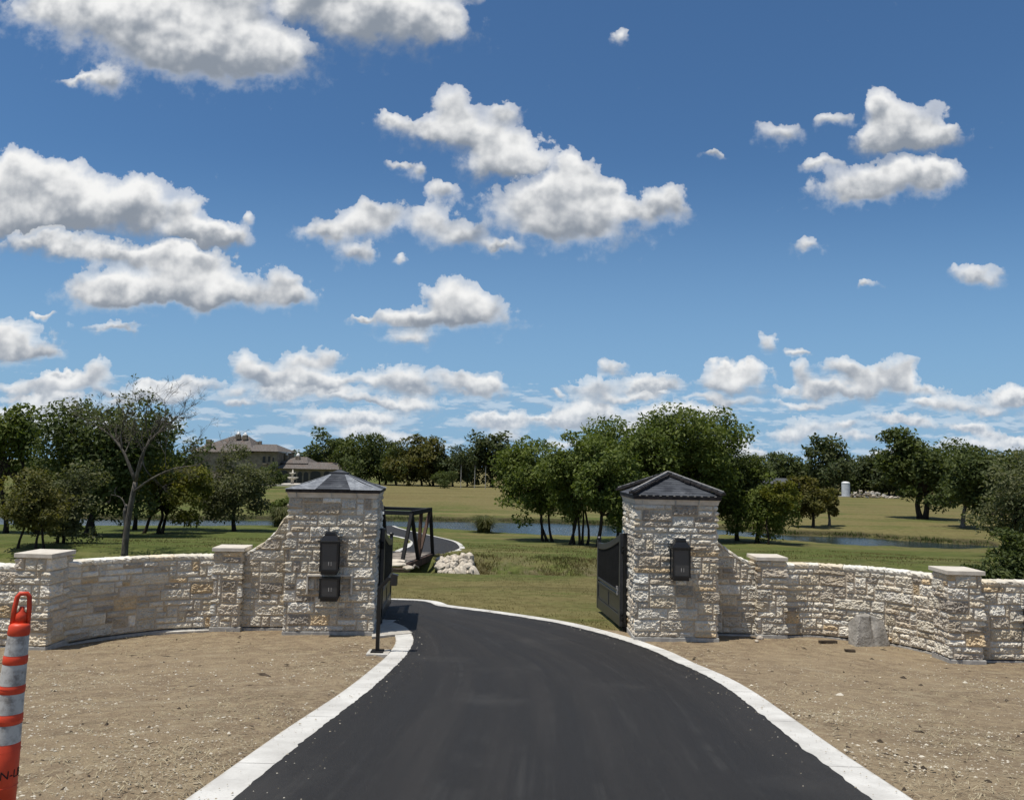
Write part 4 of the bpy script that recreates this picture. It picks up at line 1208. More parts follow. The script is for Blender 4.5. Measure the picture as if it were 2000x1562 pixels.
# apron between the left pillar and the driveway
A_ = G([(726, 1246), (774, 1241), (806, 1238), (794, 1227), (770, 1216), (742, 1209), (728, 1212)])
V = np.array([(x, y, float(zt(x, y)) + .026) for x, y in A_]); 
pv = np.concatenate([V, V - np.array([0, 0, .15])]); nA = len(A_)
bmA = MB(); bmA.add(pv, [tuple(range(nA))] + [(i, nA + i, nA + (i + 1) % nA, (i + 1) % nA) for i in range(nA)])
tag(bmA.build('concrete_apron', M['kerb']), kind='structure')
# boulder
def blob_mesh(name, rx, ry, rz_, seed, mat, sub=3, rough=.18, flat=None, boxy=0.0):
    bpy_bm = __import__('bmesh').new()
    __import__('bmesh').ops.create_icosphere(bpy_bm, subdivisions=sub, radius=1.0)
    r = np.random.default_rng(seed); off = r.uniform(0, 50, 3)
    co = np.array([v.co[:] for v in bpy_bm.verts])
    if boxy:
        m_ = np.max(np.abs(co), axis=1)[:, None]; co = co * (1 - boxy) + co / m_ * boxy * .8
    n1 = fbm(co[:, 0] * 1.3 + off[0] + co[:, 2] * .7, co[:, 1] * 1.3 + off[1] + co[:, 2] * .9, seed, 3) - .5
    n2 = fbm(co[:, 0] * 4 + off[2] + co[:, 2] * 2.1, co[:, 1] * 4 + co[:, 2] * 2.7, seed + 5, 3) - .5
    pl = r.normal(0, 1, (7, 3)); pl /= np.linalg.norm(pl, axis=1)[:, None]
    q = co.copy()
    for p in pl:                                      # broken faces
        dd = q @ p; lim = .72 + .1 * r.random(); over = np.clip(dd - lim, 0, None); q -= over[:, None] * p * .85
    q = q * (1 + n1[:, None] * rough * 2.2 + n2[:, None] * rough * .6)
    for v, c in zip(bpy_bm.verts, q): v.co = (c[0] * rx, c[1] * ry, c[2] * rz_)
    me = bpy.data.meshes.new(name); bpy_bm.to_mesh(me); bpy_bm.free(); me.materials.append(mat)
    return me
bx_, by_ = ground(1702, 1262)
me = blob_mesh('boulder', .36, .28, .36, 78, M['boulder'], 5, .07, boxy=.9)
for v in me.vertices:
    h_ = (v.co.z + .3) / .6; f = 1.22 - .42 * min(max(h_, 0), 1.1); v.co.x *= f; v.co.y *= f
    v.co.x += .03 * h_
    g_ = math.exp(-((v.co.x - .05) / .05) ** 2) * (1 if v.co.y < 0 else 0); v.co.y += .07 * g_ * max(0, min(1, h_ * 1.4))   # a cleft down the front
for p in me.polygons: p.use_smooth = False
bo = link('boulder', me, None, (bx_, by_ + .25, float(zt(bx_, by_)) + .24), .12)
bo['label'] = 'grey hollow-looking boulder standing on the soil against the right curved wall'; bo['category'] = 'boulder'
# offcuts on the soil
px_, py_ = ground(1617, 1256)
b = MB(); b.box((0, 0, .02), (.34, .07, .045), .12); o = b.build('wood_offcut', M['wood'], None, (px_, py_, float(zt(px_, py_)) + .01))
tag(o, 'short dark board lying on the soil left of the grey boulder', 'board')
px_, py_ = ground(1660, 1272)
b = MB(); b.box((0, 0, .012), (.17, .08, .03), -.1); o = b.build('wood_offcut', M['wood'], None, (px_, py_, float(zt(px_, py_)) + .01))
tag(o, 'small dark wood scrap on the soil in front of the grey boulder', 'board')
for i, (q, w_) in enumerate((((1483, 1247), .07), ((1476, 1252), .045), ((1488, 1242), .05))):
    x, y = ground(*q); m_ = blob_mesh('loose_stone', w_, w_ * .7, w_ * .6, 300 + i, M['rock'], 2, .15)
    tag(link('loose_stone', m_, None, (x, y - .05, float(zt(x, y)) + w_ * .4)), 'loose white stone at the foot of the pier right of the one-lantern pillar', 'stone', 'loose stones by the right pier')
# dark box on the wall at the right edge of the picture
fx = at_depth(2003, 1228, ERloc[1] - .06)
e = tag(empty('wall_box', (fx[0] + .09, ERloc[1] - .05, fx[2])), 'tall black box fixed to the stone wall at the right edge', 'wall box')
b = MB(); b.box((0, -.10, 0), (.28, .16, .72)); b.build('body', M['black'], e, bevel=.03)
b = MB(); b.box((0, -.19, .1), (.2, .02, .34)); b.build('cover', M['bronze'], e, bevel=.005)

# ------------------------------------------------------------------ orange traffic post
def channelizer():
    d = 4.2
    top = at_depth(43, 1187, d); ax = at_depth(-5.5, 1562, d - .03)
    gz = float(zt(top[0], d))
    u = (Vector(top) - Vector(ax)).normalized()
    base = Vector(top) - u * ((top[2] - gz) / u.z)
    e = tag(empty('traffic_post', base), 'scuffed orange and white traffic post leaning at the left edge', 'traffic post')
    yv = Vector((base.x, base.y, 0)); yv = (yv - u * yv.dot(u)).normalized(); xv = yv.cross(u)
    e.rotation_mode = 'QUATERNION'; e.rotation_quaternion = Matrix(((xv.x, yv.x, u.x), (xv.y, yv.y, u.y), (xv.z, yv.z, u.z))).to_quaternion()
    H = (Vector(top) - base).length
    def zat(px, py):            # height on the axis that shows at a picture row
        best = None
        for k in range(400):
            z = H * 1.2 * k / 400; p = base + u * z
            yy = project(p)[1]
            if best is None or abs(yy - py) < best[0]: best = (abs(yy - py), z)
        return best[1]
    z = {k: zat(0, k) for k in (1217, 1239, 1278, 1294, 1335, 1351, 1391, 1411, 1448)}
    def rad(zz): return .0470 + (z[1217] - zz) * .040
    t = MB(); t.lathe([(.20, 0), (.20, .035), (.15, .05), (rad(.12) + .01, .09), (rad(.12), .12)], 28); t.build('rubber_base', M['ink'], e, smooth=False)
    prof = [(rad(.1), .1)]
    seq = [(1448, 1), (1411, -1), (1391, 1), (1351, -1), (1335, 1), (1294, -1), (1278, 1), (1239, -1)]
    # raised orange collars above and between the recessed white bands
    zz = sorted(((z[k], sg) for k, sg in seq))
    out = .0035
    for i, (h, sg) in enumerate(zz):
        rr = rad(h)
        if i % 2 == 0: prof += [(rr + out, h - .006), (rr, h)]
        else: prof += [(rr, h), (rr + out, h + .006)]
    prof += [(rad(z[1217]) + out, z[1217] - .012), (rad(z[1217]) - .004, z[1217]), (.03, z[1217] + .004)]
    b = MB(); b.lathe(prof, 32); body = b.build('body', M['orange'], e, smooth=False)
    for p in body.data.polygons: p.use_smooth = len(p.vertices) == 4
    pairs = [(1448, 1411), (1391, 1351), (1335, 1294), (1278, 1239)]
    for lo, hi in pairs:
        w = MB(); w.lathe([(rad(z[lo]) + .0012, z[lo] + .001), (rad(z[hi]) + .0012, z[hi] - .001)], 32)
        w.f = [f for f in w.f if len(f) == 4]
        w.build('reflective_band', M['sheeting'], e, smooth=True)
    for k in (1462, 1532, 1402, 1341):
        g = MB(); zz_ = zat(0, k); g.lathe([(rad(zz_) + .001, zz_ - .004), (rad(zz_) + .0055, zz_), (rad(zz_) + .001, zz_ + .004)], 32); g.f = [f for f in g.f if len(f) == 4]
        g.build('ridge', M['orange'], body, smooth=True)
    # loop handle
    hz = z[1217]; hh = zat(0, 1157) - hz
    pts = [(-.036, 0, hz - .01), (-.034, 0, hz + hh * .45), (-.028, 0, hz + hh * .86), (-.016, 0, hz + hh * .97), (.016, 0, hz + hh * .97), (.028, 0, hz + hh * .86), (.034, 0, hz + hh * .45), (.036, 0, hz - .01)]
    c = MB(); c.tube(pts, .0125, 10); c.build('loop_handle', M['orange'], e, smooth=True)
    k = MB(); k.lathe([(.030, hz), (.027, hz + .05), (.014, hz + .065), (.012, hz + .085), (.0, hz + .09)], 16); k.build('plug', M['orange'], e, smooth=True)
    # stencilled letters on the lower body
    cu = bpy.data.curves.new('stencil', 'FONT'); cu.body = 'N-LB'; cu.size = .058; cu.extrude = .0006
    tob = bpy.data.objects.new('stencil', cu); COL.objects.link(tob)
    dg = bpy.context.evaluated_depsgraph_get(); me = bpy.data.meshes.new_from_object(tob.evaluated_get(dg)); bpy.data.objects.remove(tob)
    bmm = __import__('bmesh'); q = bmm.new(); q.from_mesh(me)
    bmm.ops.subdivide_edges(q, edges=q.edges[:], cuts=2); 
    zc = zat(0, 1505); R_ = rad(zc) + .0022
    face = -math.pi / 2 + .80
    for v in q.verts:
        a = face + (v.co.x - .07) / R_; zv = zc + v.co.y - .02; r2 = rad(zv) + .0035 + v.co.z
        v.co = (r2 * math.cos(a), r2 * math.sin(a), zv)
    q.to_mesh(me); q.free(); me.materials.clear(); me.materials.append(M['ink'])
    link('lettering', me, e)
channelizer()

# ------------------------------------------------------------------ truss bridge over the ditch
def bridge():
    n0 = at_depth(784, 1101, 27.2); f0 = at_depth(845, 1086, 31.2)
    deckz = -.46
    A = np.array([n0[0], 27.2]); B = np.array([f0[0], 31.2])
    ax = (B - A) / np.linalg.norm(B - A); side = np.array([-ax[1], ax[0]])
    fl = at_depth(766, 1077, 31.9); Wd = 1.95
    L = float(np.linalg.norm(B - A)); ang = math.atan2(ax[1], ax[0])
    e = tag(empty('truss_bridge', (A[0], A[1], deckz), ang), 'small black steel truss bridge with timber deck over the ditch beyond the gate', 'bridge')
    Ht = 1.78
    def truss(y):
        T = [(.25 * L, y, Ht), (.56 * L, y, Ht), (.87 * L, y, Ht)]
        Bm = [(.0, y, 0), (.5 * L, y, 0), (L, y, -.05)]
        MB().bar(T[0], T[2], .15, .16).build('top_chord', M['blackrough'], e)
        MB().bar((-.05, y, -.12), (L + .05, y, -.12), .09, .26).build('girder', M['rust'], e)
        for a, b, m_ in ((Bm[0], T[0], 'blackrough'), (T[0], Bm[1], 'blackrough'), (T[1], Bm[1], 'rust'), (Bm[1], T[2], 'rust'), (T[2], Bm[2], 'blackrough')):
            MB().bar(a, b, .115, .115).build('brace', M[m_], e)
    truss(0.0); truss(Wd)
    MB().bar((.25 * L, -.03, Ht + .002), (.25 * L, Wd + 1.6, Ht + .002), .15, .15).build('portal_beam', M['black'], e)
    MB().bar((.87 * L, 0, Ht - .003), (.87 * L, Wd, Ht - .003), .12, .12).build('portal_beam', M['black'], e)
    MB().box((.25 * L - .07, Wd * .60, Ht - .01), (.012, .30, .10)).build('sign_plate', M['white'], e)
    MB().box((.60 * L, Wd - .06, .62), (.03, .15, .30)).build('sign_plate', M['white'], e)
    d = MB(); r = np.random.default_rng(3)
    n = 22
    for i in range(n):
        x = L * (i + .5) / n
        d.box((x, Wd / 2, .01 + r.uniform(-.004, .004)), (L / n - .012, Wd - .14, .05))
    d.build('deck', M['deck'], e)
    MB().box((L + .12, Wd / 2 - .1, -.55), (.2, Wd + .7, 1.0)).build('abutment', M['wood'], e, bevel=.01)
    MB().box((-.14, Wd / 2, -.5), (.2, Wd + .7, .9)).build('abutment', M['wood'], e, bevel=.01)
    g = MB(); g.tube([(-.3, -.5, .0), (.2, -.42, .04), (.75, -.40, -.12)], .035, 6); g.build('handrail', M['deck'], e)
    return A, B
bridge()
# pale slabs at the near end of the bridge
for i, (px, py, y, sx, sy) in enumerate(((757, 1096, 26.4, 1.3, .6), (772, 1102, 26.0, .8, .35), (797, 1109, 26.2, .42, .22))):
    p = at_depth(px, py, y); m_ = blob_mesh('slab_stone', sx * .5, sy * .5, .09, 410 + i, M['rock'], 2, .12)
    tag(link('slab_stone', m_, None, (p[0], p[1], max(p[2], float(zt(p[0], p[1])) + .03))), 'flat pale slab of rock on the grass at the near end of the truss bridge', 'rock', 'flat slabs by the bridge')
# riprap
protos = [blob_mesh('riprap_rock', 1, .8, .7, 500 + i, M['rock'], 2, .12, boxy=.62) for i in range(7)]
rr = np.random.default_rng(31)
k = 0
for row in range(6):
    for i in range(11):
        u = (i + .5 + rr.uniform(-.45, .45)) / 11; py = 1083 + row * 6.2 + rr.uniform(-3.5, 3.5)
        px = 853 + u * (62 + row * 2.4) + row * .4
        if py < 1083 + 3 * abs(u - .5): continue
        y = 31.0 - row * .62
        p = at_depth(px, py, y); zg = float(zt(p[0], p[1]))
        s_ = float(np.exp(rr.normal(-1.82, .28)))
        o = link('riprap_rock', protos[k % 7], None, (p[0], p[1], max(zg + .03, p[2] - .06)))
        o.rotation_euler = (rr.uniform(-.9, .9), rr.uniform(-.9, .9), rr.uniform(0, 6.28)); o.scale = (s_ * rr.uniform(.9, 1.5), s_, s_ * rr.uniform(.8, 1.2))
        tag(o, 'rough white rock in the heap on the ditch bank beside the truss bridge', 'rock', 'white rocks heaped beside the bridge'); k += 1

# ------------------------------------------------------------------ trees
def leaves(centres, size, rng, up=.35, outc=None, stretch=1.5):
    n = len(centres)
    d = rng.normal(0, 1, (n, 3))
    nrm = rng.normal(0, 1, (n, 3)); nrm[:, 2] += up * 2
    if outc is not None:
        o = centres - outc; o /= np.linalg.norm(o, axis=1)[:, None] + 1e-6; nrm += o * .7
    nrm /= np.linalg.norm(nrm, axis=1)[:, None]
    t = np.cross(nrm, d); t /= np.linalg.norm(t, axis=1)[:, None] + 1e-6; b = np.cross(nrm, t)
    s = size * rng.uniform(.6, 1.35, (n, 1))
    v = np.stack([centres - t * s * stretch * .5, centres + b * s * .36 + nrm * s * .10, centres + t * s * stretch * .5, centres - b * s * .36 + nrm * s * .10], 1).reshape(-1, 3)
    f = np.arange(n * 4).reshape(-1, 4)
    return v, f
def grow(rng, p0, target, r0, r1, wig=.12, n=6):
    p0, target = np.array(p0, float), np.array(target, float)
    L = np.linalg.norm(target - p0); pts = []
    off = rng.normal(0, wig * L, (2, 3)) * np.array([1, 1, .4])
    for i in range(n):
        t = i / (n - 1)
        pts.append(p0 + (target - p0) * t + off[0] * math.sin(t * math.pi) + off[1] * math.sin(2 * t * math.pi) * .4)
    return pts, list(np.linspace(r0, r1, n))
def tree_meshes(seed, H, cw, cd, ch, stems, r, nl, ls, lm, bark='bark', nclump=70, open_=.0, droop=0.0, lobes=None, cz=None):
    """origin at the foot. Crown: clumps through an uneven volume H high overall, cw wide, cd deep, ch tall. stems: [(dx, lean)]"""
    rng = np.random.default_rng(seed)
    cz = H - ch / 2 if cz is None else cz
    # uneven volume: a few lobes
    if lobes is None:
        nlb = 5
        lobes = [(0, 0, 0, .80, .85)]
        for i in range(nlb):
            a = rng.uniform(0, 6.28); q = rng.uniform(.35, .62)
            lobes.append((math.cos(a) * q, math.sin(a) * q, rng.uniform(-.45, .50), rng.uniform(.36, .56), rng.uniform(.36, .55)))
    cl = []
    tries = 0
    while len(cl) < nclump and tries < 20000:
        tries += 1
        L = lobes[rng.integers(len(lobes))]
        v = rng.normal(0, 1, 3); v /= np.linalg.norm(v); rad = rng.uniform(.35, 1.0) ** .5
        p = np.array([L[0] + v[0] * L[3] * rad, L[1] + v[1] * L[3] * rad, L[2] + v[2] * L[4] * rad])
        if max(abs(p)) > 1.04: continue
        cl.append(p)
    cl = np.array(cl)
    P = cl * np.array([cw / 2, cd / 2, ch / 2]) + np.array([0, 0, cz])
    cr = rng.uniform(.6, 1.25, len(P)) * (cw * cd * ch) ** (1 / 3) * .125
    per = rng.multinomial(nl, cr ** 2 / np.sum(cr ** 2))
    C = []
    for p, q, k in zip(P, cr, per):
        v = rng.normal(0, 1, (k, 3)); v /= np.linalg.norm(v, axis=1)[:, None]
        rad = rng.uniform(0.1, 1, (k, 1)) ** .45
        pts = p + v * rad * q * np.array([1.25, 1.25, .78])
        if droop: pts[:, 2] -= droop * rng.uniform(0, 1, k) ** 2
        C.append(pts)
    C = np.concatenate(C)
    for ax_, lo_, hi_ in ((0, -cw / 2, cw / 2), (1, -cd / 2, cd / 2), (2, cz - ch / 2, cz + ch / 2)):   # fill the given height and width
        a_, b_ = np.percentile(C[:, ax_], (.6, 99.4)); k_ = (hi_ - lo_) / (b_ - a_)
        C[:, ax_] = lo_ + (C[:, ax_] - a_) * k_; P[:, ax_] = lo_ + (P[:, ax_] - a_) * k_
    v, f = leaves(C, ls, rng, outc=np.array([0, 0, cz - ch * .2]))
    crown = mesh_np('crown', v, f, M[lm], False)
    tb = MB()
    tips = P[rng.permutation(len(P))]
    fork = max(.12 * H, cz - ch * .42)
    ends = []
    for dx, lean in stems:
        top = np.array([dx + lean, rng.uniform(-.1, .1) * cd, fork + rng.uniform(0, .12) * H])
        pts, rad = grow(rng, (dx, 0, -.15), top, r, r * .72, .05, 6); rad[0] *= 1.45; rad[1] *= 1.1
        tb.tube(pts, rad, 9); ends.append((pts[-1], r * .72))
    nb = min(len(tips), 9 * len(stems) + 6)
    for i in range(nb):
        st, rs = ends[i % len(ends)]
        tip = tips[i]; base = np.array(st)
        midp = base + (tip - base) * .5 + np.array([0, 0, .08 * ch])
        pts, rad = grow(rng, base, midp, rs * .62, rs * .34, .07, 4)
        tb.tube(pts, rad, 6)
        pts2, rad2 = grow(rng, midp, tip, rs * .34, rs * .10, .08, 4); tb.tube(pts2, rad2, 5)
        for j in range(2):
            t2 = tips[(i * 7 + j * 13 + nb) % len(tips)]
            if np.linalg.norm(t2 - midp) < cw * .45:
                pts3, rad3 = grow(rng, midp, t2, rs * .24, rs * .07, .08, 4); tb.tube(pts3, rad3, 4)
    me = bpy.data.meshes.new('trunk'); me.from_pydata(tb.v, [], tb.f); me.materials.append(M[bark]); me.update()
    me.polygons.foreach_set('use_smooth', [True] * len(me.polygons))
    return me, crown
def plant(name, loc, meshes, label, cat='tree', group=None, rz=0.0, scale=(1, 1, 1)):
    e = tag(empty(name, loc, rz), label, cat, group); e.scale = scale
    if meshes[0] is not None: link('trunk', meshes[0], e)
    link('crown', meshes[1], e)
    return e
def hor(px): return 905 + (px - 1000) * math.tan(ROLL)
def tree_px(name, base, crown, label, seed, depth=None, stems_px=(0,), lm='leaf_mid', r=.13, nl=7000, ls=.17, cat='tree', group=None, nclump=70, bark='bark', droop=0.0, deep=.85, lean=0.0):
    """base (px,py): foot; crown (x0, x1, ytop, ybot) in the photograph's pixels"""
    if depth is None: x, y = ground(*base)
    else: y = depth; x = at_depth(base[0], base[1], y)[0]
    zg = float(zt(x, y)); s = y / F_PX
    zof = lambda py: EYE[2] - (py - hor(base[0])) * s
    H = zof(crown[2]) - zg; ch = (crown[3] - crown[2]) * s; cw = (crown[1] - crown[0]) * s
    cx = ((crown[0] + crown[1]) / 2 - base[0]) * s; cw *= .97; nl = int(nl * 1.2); nclump = int(nclump * 1.15)
    stems = [(q * s - cx, (cx - q * s) * .25 + lean) for q in stems_px]
    ms = tree_meshes(seed, H, cw, cw * deep, ch, stems, r, nl, ls, lm, bark, nclump, droop=droop)
    return plant(name, (x + cx, y, zg), ms, label, cat, group)

G1 = 'trees behind the left wall'
tree_px('broadleaf_tree', (30, 1060), (-110, 66, 800, 985), 'dark broadleaf tree cut by the left edge of the picture', 61, depth=46, stems_px=(-20, 40), lm='leaf_mid', nl=8000, ls=.20, group=G1)
tree_px('broadleaf_tree', (182, 1046), (72, 330, 792, 1000), 'big dark green tree directly behind the pale leafless-branched tree', 62, stems_px=(-42, -14, 4, 60), lm='leaf_dark', nl=16000, ls=.19, nclump=150, group=G1)
tree_px('broadleaf_tree', (262, 1045), (200, 390, 838, 965), 'dark green tree showing between the bare branches and the mansion roof', 63, depth=52, stems_px=(0,), lm='leaf_dark', nl=9000, ls=.19, group=G1)
tree_px('broadleaf_tree', (300, 1041), (268, 398, 892, 1018), 'yellow-green leaning tree on the lawn just right of the pale dead tree', 64, stems_px=(-20, 10, 16), lm='leaf_yellow', nl=8000, ls=.14, nclump=60, r=.11, group=G1)
tree_px('broadleaf_tree', (458, 1037), (386, 520, 874, 1012), 'single round grey-green tree on the lawn in front of the mansion', 65, stems_px=(0,), lm='leaf_grey', nl=9000, ls=.14, nclump=80, r=.15, group=G1)
tree_px('broadleaf_tree', (60, 1078), (-8, 128, 918, 1036), 'small brownish tree with thin trunks behind the left end of the wall', 66, depth=31, stems_px=(-25, 10, 26), lm='leaf_olive', nl=5500, ls=.10, nclump=70, r=.05, group=G1)
tree_px('broadleaf_tree', (118, 1072), (78, 190, 905, 1050), 'sparse grey-green tree between the brownish tree and the pale dead tree', 67, depth=33, stems_px=(-6, 4), lm='leaf_grey', nl=5000, ls=.11, nclump=50, r=.07, group=G1)
G2 = 'trees on the lawn beyond the gate'
tree_px('broadleaf_tree', (1066, 1057), (962, 1112, 862, 1012), 'bushy tree with three slim trunks, nearest the truss bridge', 71, stems_px=(-6, 4, 14), lm='leaf_mid', nl=10000, ls=.16, nclump=80, r=.085, group=G2)
tree_px('broadleaf_tree', (1130, 1064), (1050, 1200, 852, 1008), 'bushy tree with five slim upright trunks behind the open driveway', 72, stems_px=(-18, -8, 2, 8, 16), lm='leaf_mid', nl=11000, ls=.16, nclump=90, r=.075, group=G2)
tree_px('broadleaf_tree', (1170, 1060), (1122, 1262, 858, 1020), 'dark single-trunked tree above the right gate leaf', 73, depth=43.5, stems_px=(-2,), lm='leaf_mid', nl=11000, ls=.16, nclump=90, r=.12, group=G2)
tree_px('broadleaf_tree', (1208, 1045), (1110, 1330, 818, 985), 'tall spreading tree rising behind the one-lantern pillar on its left', 74, depth=51, stems_px=(0, 20), lm='leaf_mid', nl=14000, ls=.18, nclump=120, r=.16, group=G2)
tree_px('broadleaf_tree', (1340, 1045), (1212, 1460, 804, 985), 'tallest dense tree rising directly above the one-lantern pillar', 75, depth=52, stems_px=(-30, 0, 30), lm='leaf_mid', nl=17000, ls=.18, nclump=140, r=.16, group=G2)
tree_px('broadleaf_tree', (1440, 1040), (1360, 1512, 872, 1010), 'dark rounded tree between the tallest tree and the yellow-tinged tree', 76, depth=53, stems_px=(0,), lm='leaf_dark', nl=9000, ls=.18, nclump=80, r=.14, group=G2)
tree_px('broadleaf_tree', (1479, 1060), (1408, 1556, 902, 1042), 'round tree with yellow-green right side on the near bank of the pond', 77, stems_px=(0,), lm='leaf_mid', nl=11000, ls=.15, nclump=90, r=.15, group=G2)
tree_px('broadleaf_tree', (1520, 1055), (1490, 1556, 940, 1012), 'low yellow-green tree top at the right side of the round tree by the pond', 78, depth=49.2, stems_px=(-20,), lm='leaf_yellow', nl=3500, ls=.14, nclump=36, r=.06, group=G2)
G3 = 'trees across the pond'
tree_px('broadleaf_tree', (1588, 1030), (1540, 1625, 932, 1008), 'small olive-brown round tree across the pond', 81, stems_px=(0,), lm='leaf_olive', nl=7000, ls=.18, nclump=70, r=.14, group=G3)
tree_px('broadleaf_tree', (1619, 1027), (1598, 1638, 955, 1005), 'little tree with pale broken trunk beside the olive-brown tree', 82, stems_px=(0,), lm='leaf_olive', nl=2400, ls=.18, nclump=26, r=.12, bark='paleba', group=G3)
tree_px('broadleaf_tree', (1800, 1013), (1728, 1868, 842, 985), 'tall dark tree with forked trunk in front of the rubble heap', 83, stems_px=(-2, 6), lm='leaf_dark', nl=10000, ls=.30, nclump=90, r=.28, group=G3)
tree_px('broadleaf_tree', (1880, 1031), (1838, 1965, 868, 1000), 'dark spreading tree with one straight bare trunk near the right edge', 84, stems_px=(0,), lm='leaf_dark', nl=9000, ls=.25, nclump=85, r=.20, bark='paleba', group=G3)
tree_px('willow_tree', (1995, 1075), (1912, 2090, 890, 1066), 'grey-green drooping tree at the right edge above the dark bush', 85, depth=44, stems_px=(0, 30), lm='leaf_grey', nl=8000, ls=.15, nclump=80, r=.12, droop=.5, group=G3)
# far rows
far_specs = []
rng_far = np.random.default_rng(91)
protoF = [tree_meshes(900 + i, 9.0, w_, w_ * .9, 8.0, [(0, 0)], .26, 3600, .46, lm_, nclump=70, cz=4.95) for i, (w_, lm_) in enumerate(((9, 'leaf_far'), (10, 'leaf_dark'), (8, 'leaf_far'), (9.5, 'leaf_olive'), (7.5, 'leaf_far'), (11, 'leaf_dark')))]
def far_tree(px, pytop, pybase, wpx, label, kind=0, depth=None, group=None):
    if depth is None: x, y = ground(px, pybase)
    else: y = depth; x = at_depth(px, pybase, y)[0]
    zg = float(zt(x, y)); s = y / F_PX
    H = EYE[2] - (pytop - hor(px)) * s - zg
    pw = (9, 10, 8, 9.5, 7.5, 11)[kind] / 1.15
    return plant('distant_tree', (x, y, zg - .1), protoF[kind], label, 'tree', group, rng_far.uniform(0, 6.28), (wpx * s / pw,) * 2 + (H / 9.0 * 1.02,))
G4 = 'grove beyond the hill left of centre'
for px, top, w_, k, lab in ((632, 838, 92, 1, 'tallest dark tree of the far grove, right of the mansion'), (700, 848, 88, 5, 'broad dark tree of the far grove beside its tallest tree'), (752, 858, 80, 1, None), (800, 852, 84, 3, 'olive-topped tree in the middle of the far grove'), (846, 856, 76, 3, None), (885, 872, 70, 0, None), (742, 862, 60, 5, None), (912, 884, 50, 2, None), (660, 862, 60, 0, None), (825, 868, 70, 1, None), (775, 866, 66, 1, None)):
    far_tree(px, top, 943, w_, lab or 'dark tree in the row of the far grove, its trunk on the hilltop', k, (170 if px < 690 else 146) + rng_far.uniform(-3, 8), G4)
far_tree(960, 848, 940, 92, 'light green far tree standing alone between the grove and the gate trees', 4, 150, 'far trees on the horizon')
far_tree(1000, 870, 940, 60, 'low far tree just left of the gate trees', 0, 156, 'far trees on the horizon')
far_tree(868, 919, 947, 44, 'small round dark bush on the hilltop in front of the far grove', 5, 128, 'far trees on the horizon')
far_tree(530, 903, 954, 46, 'small dark tree on the lawn before the mansion entrance', 1, 118, 'far trees on the horizon')
G5 = 'tree line behind the field on the right'
for px, top, w_, k, lab in ((1532, 886, 75, 5, 'dark rounded tree of the right tree line beside the grey barn roof'), (1575, 900, 50, 1, None), (1622, 853, 82, 4, 'tall airy tree standing above the right tree line, left of the white tank'), (1675, 893, 52, 0, 'low tree of the right tree line just right of the white tank'), (1716, 880, 62, 2, None), (1748, 886, 60, 5, None), (1690, 905, 70, 1, None), (1890, 872, 80, 5, None), (1925, 880, 80, 0, None), (1965, 884, 80, 1, None), (2010, 880, 80, 0, None), (1840, 880, 70, 1, None), (1500, 885, 60, 0, None), (1460, 890, 70, 1, None), (1660, 900, 70, 5, None), (1705, 893, 80, 0, None), (1735, 888, 70, 2, None), (1775, 880, 80, 5, None), (1870, 880, 90, 0, None), (1550, 895, 70, 2, None), (1600, 905, 60, 1, None), (1990, 878, 90, 5, None)):
    far_tree(px, top, 962, w_, lab or 'dark tree in the tree line beyond the right field', k, 150 + rng_far.uniform(-4, 12), G5)
G6 = 'far trees on the horizon'
for px in list(range(-60, 420, 44)) + [560, 590] + list(range(1020, 1480, 48)):
    far_tree(px, 890 + rng_far.uniform(-8, 12), 945, 62, 'distant tree on the horizon behind nearer trees', int(rng_far.integers(0, 6)), 178 + rng_far.uniform(-6, 14), G6)
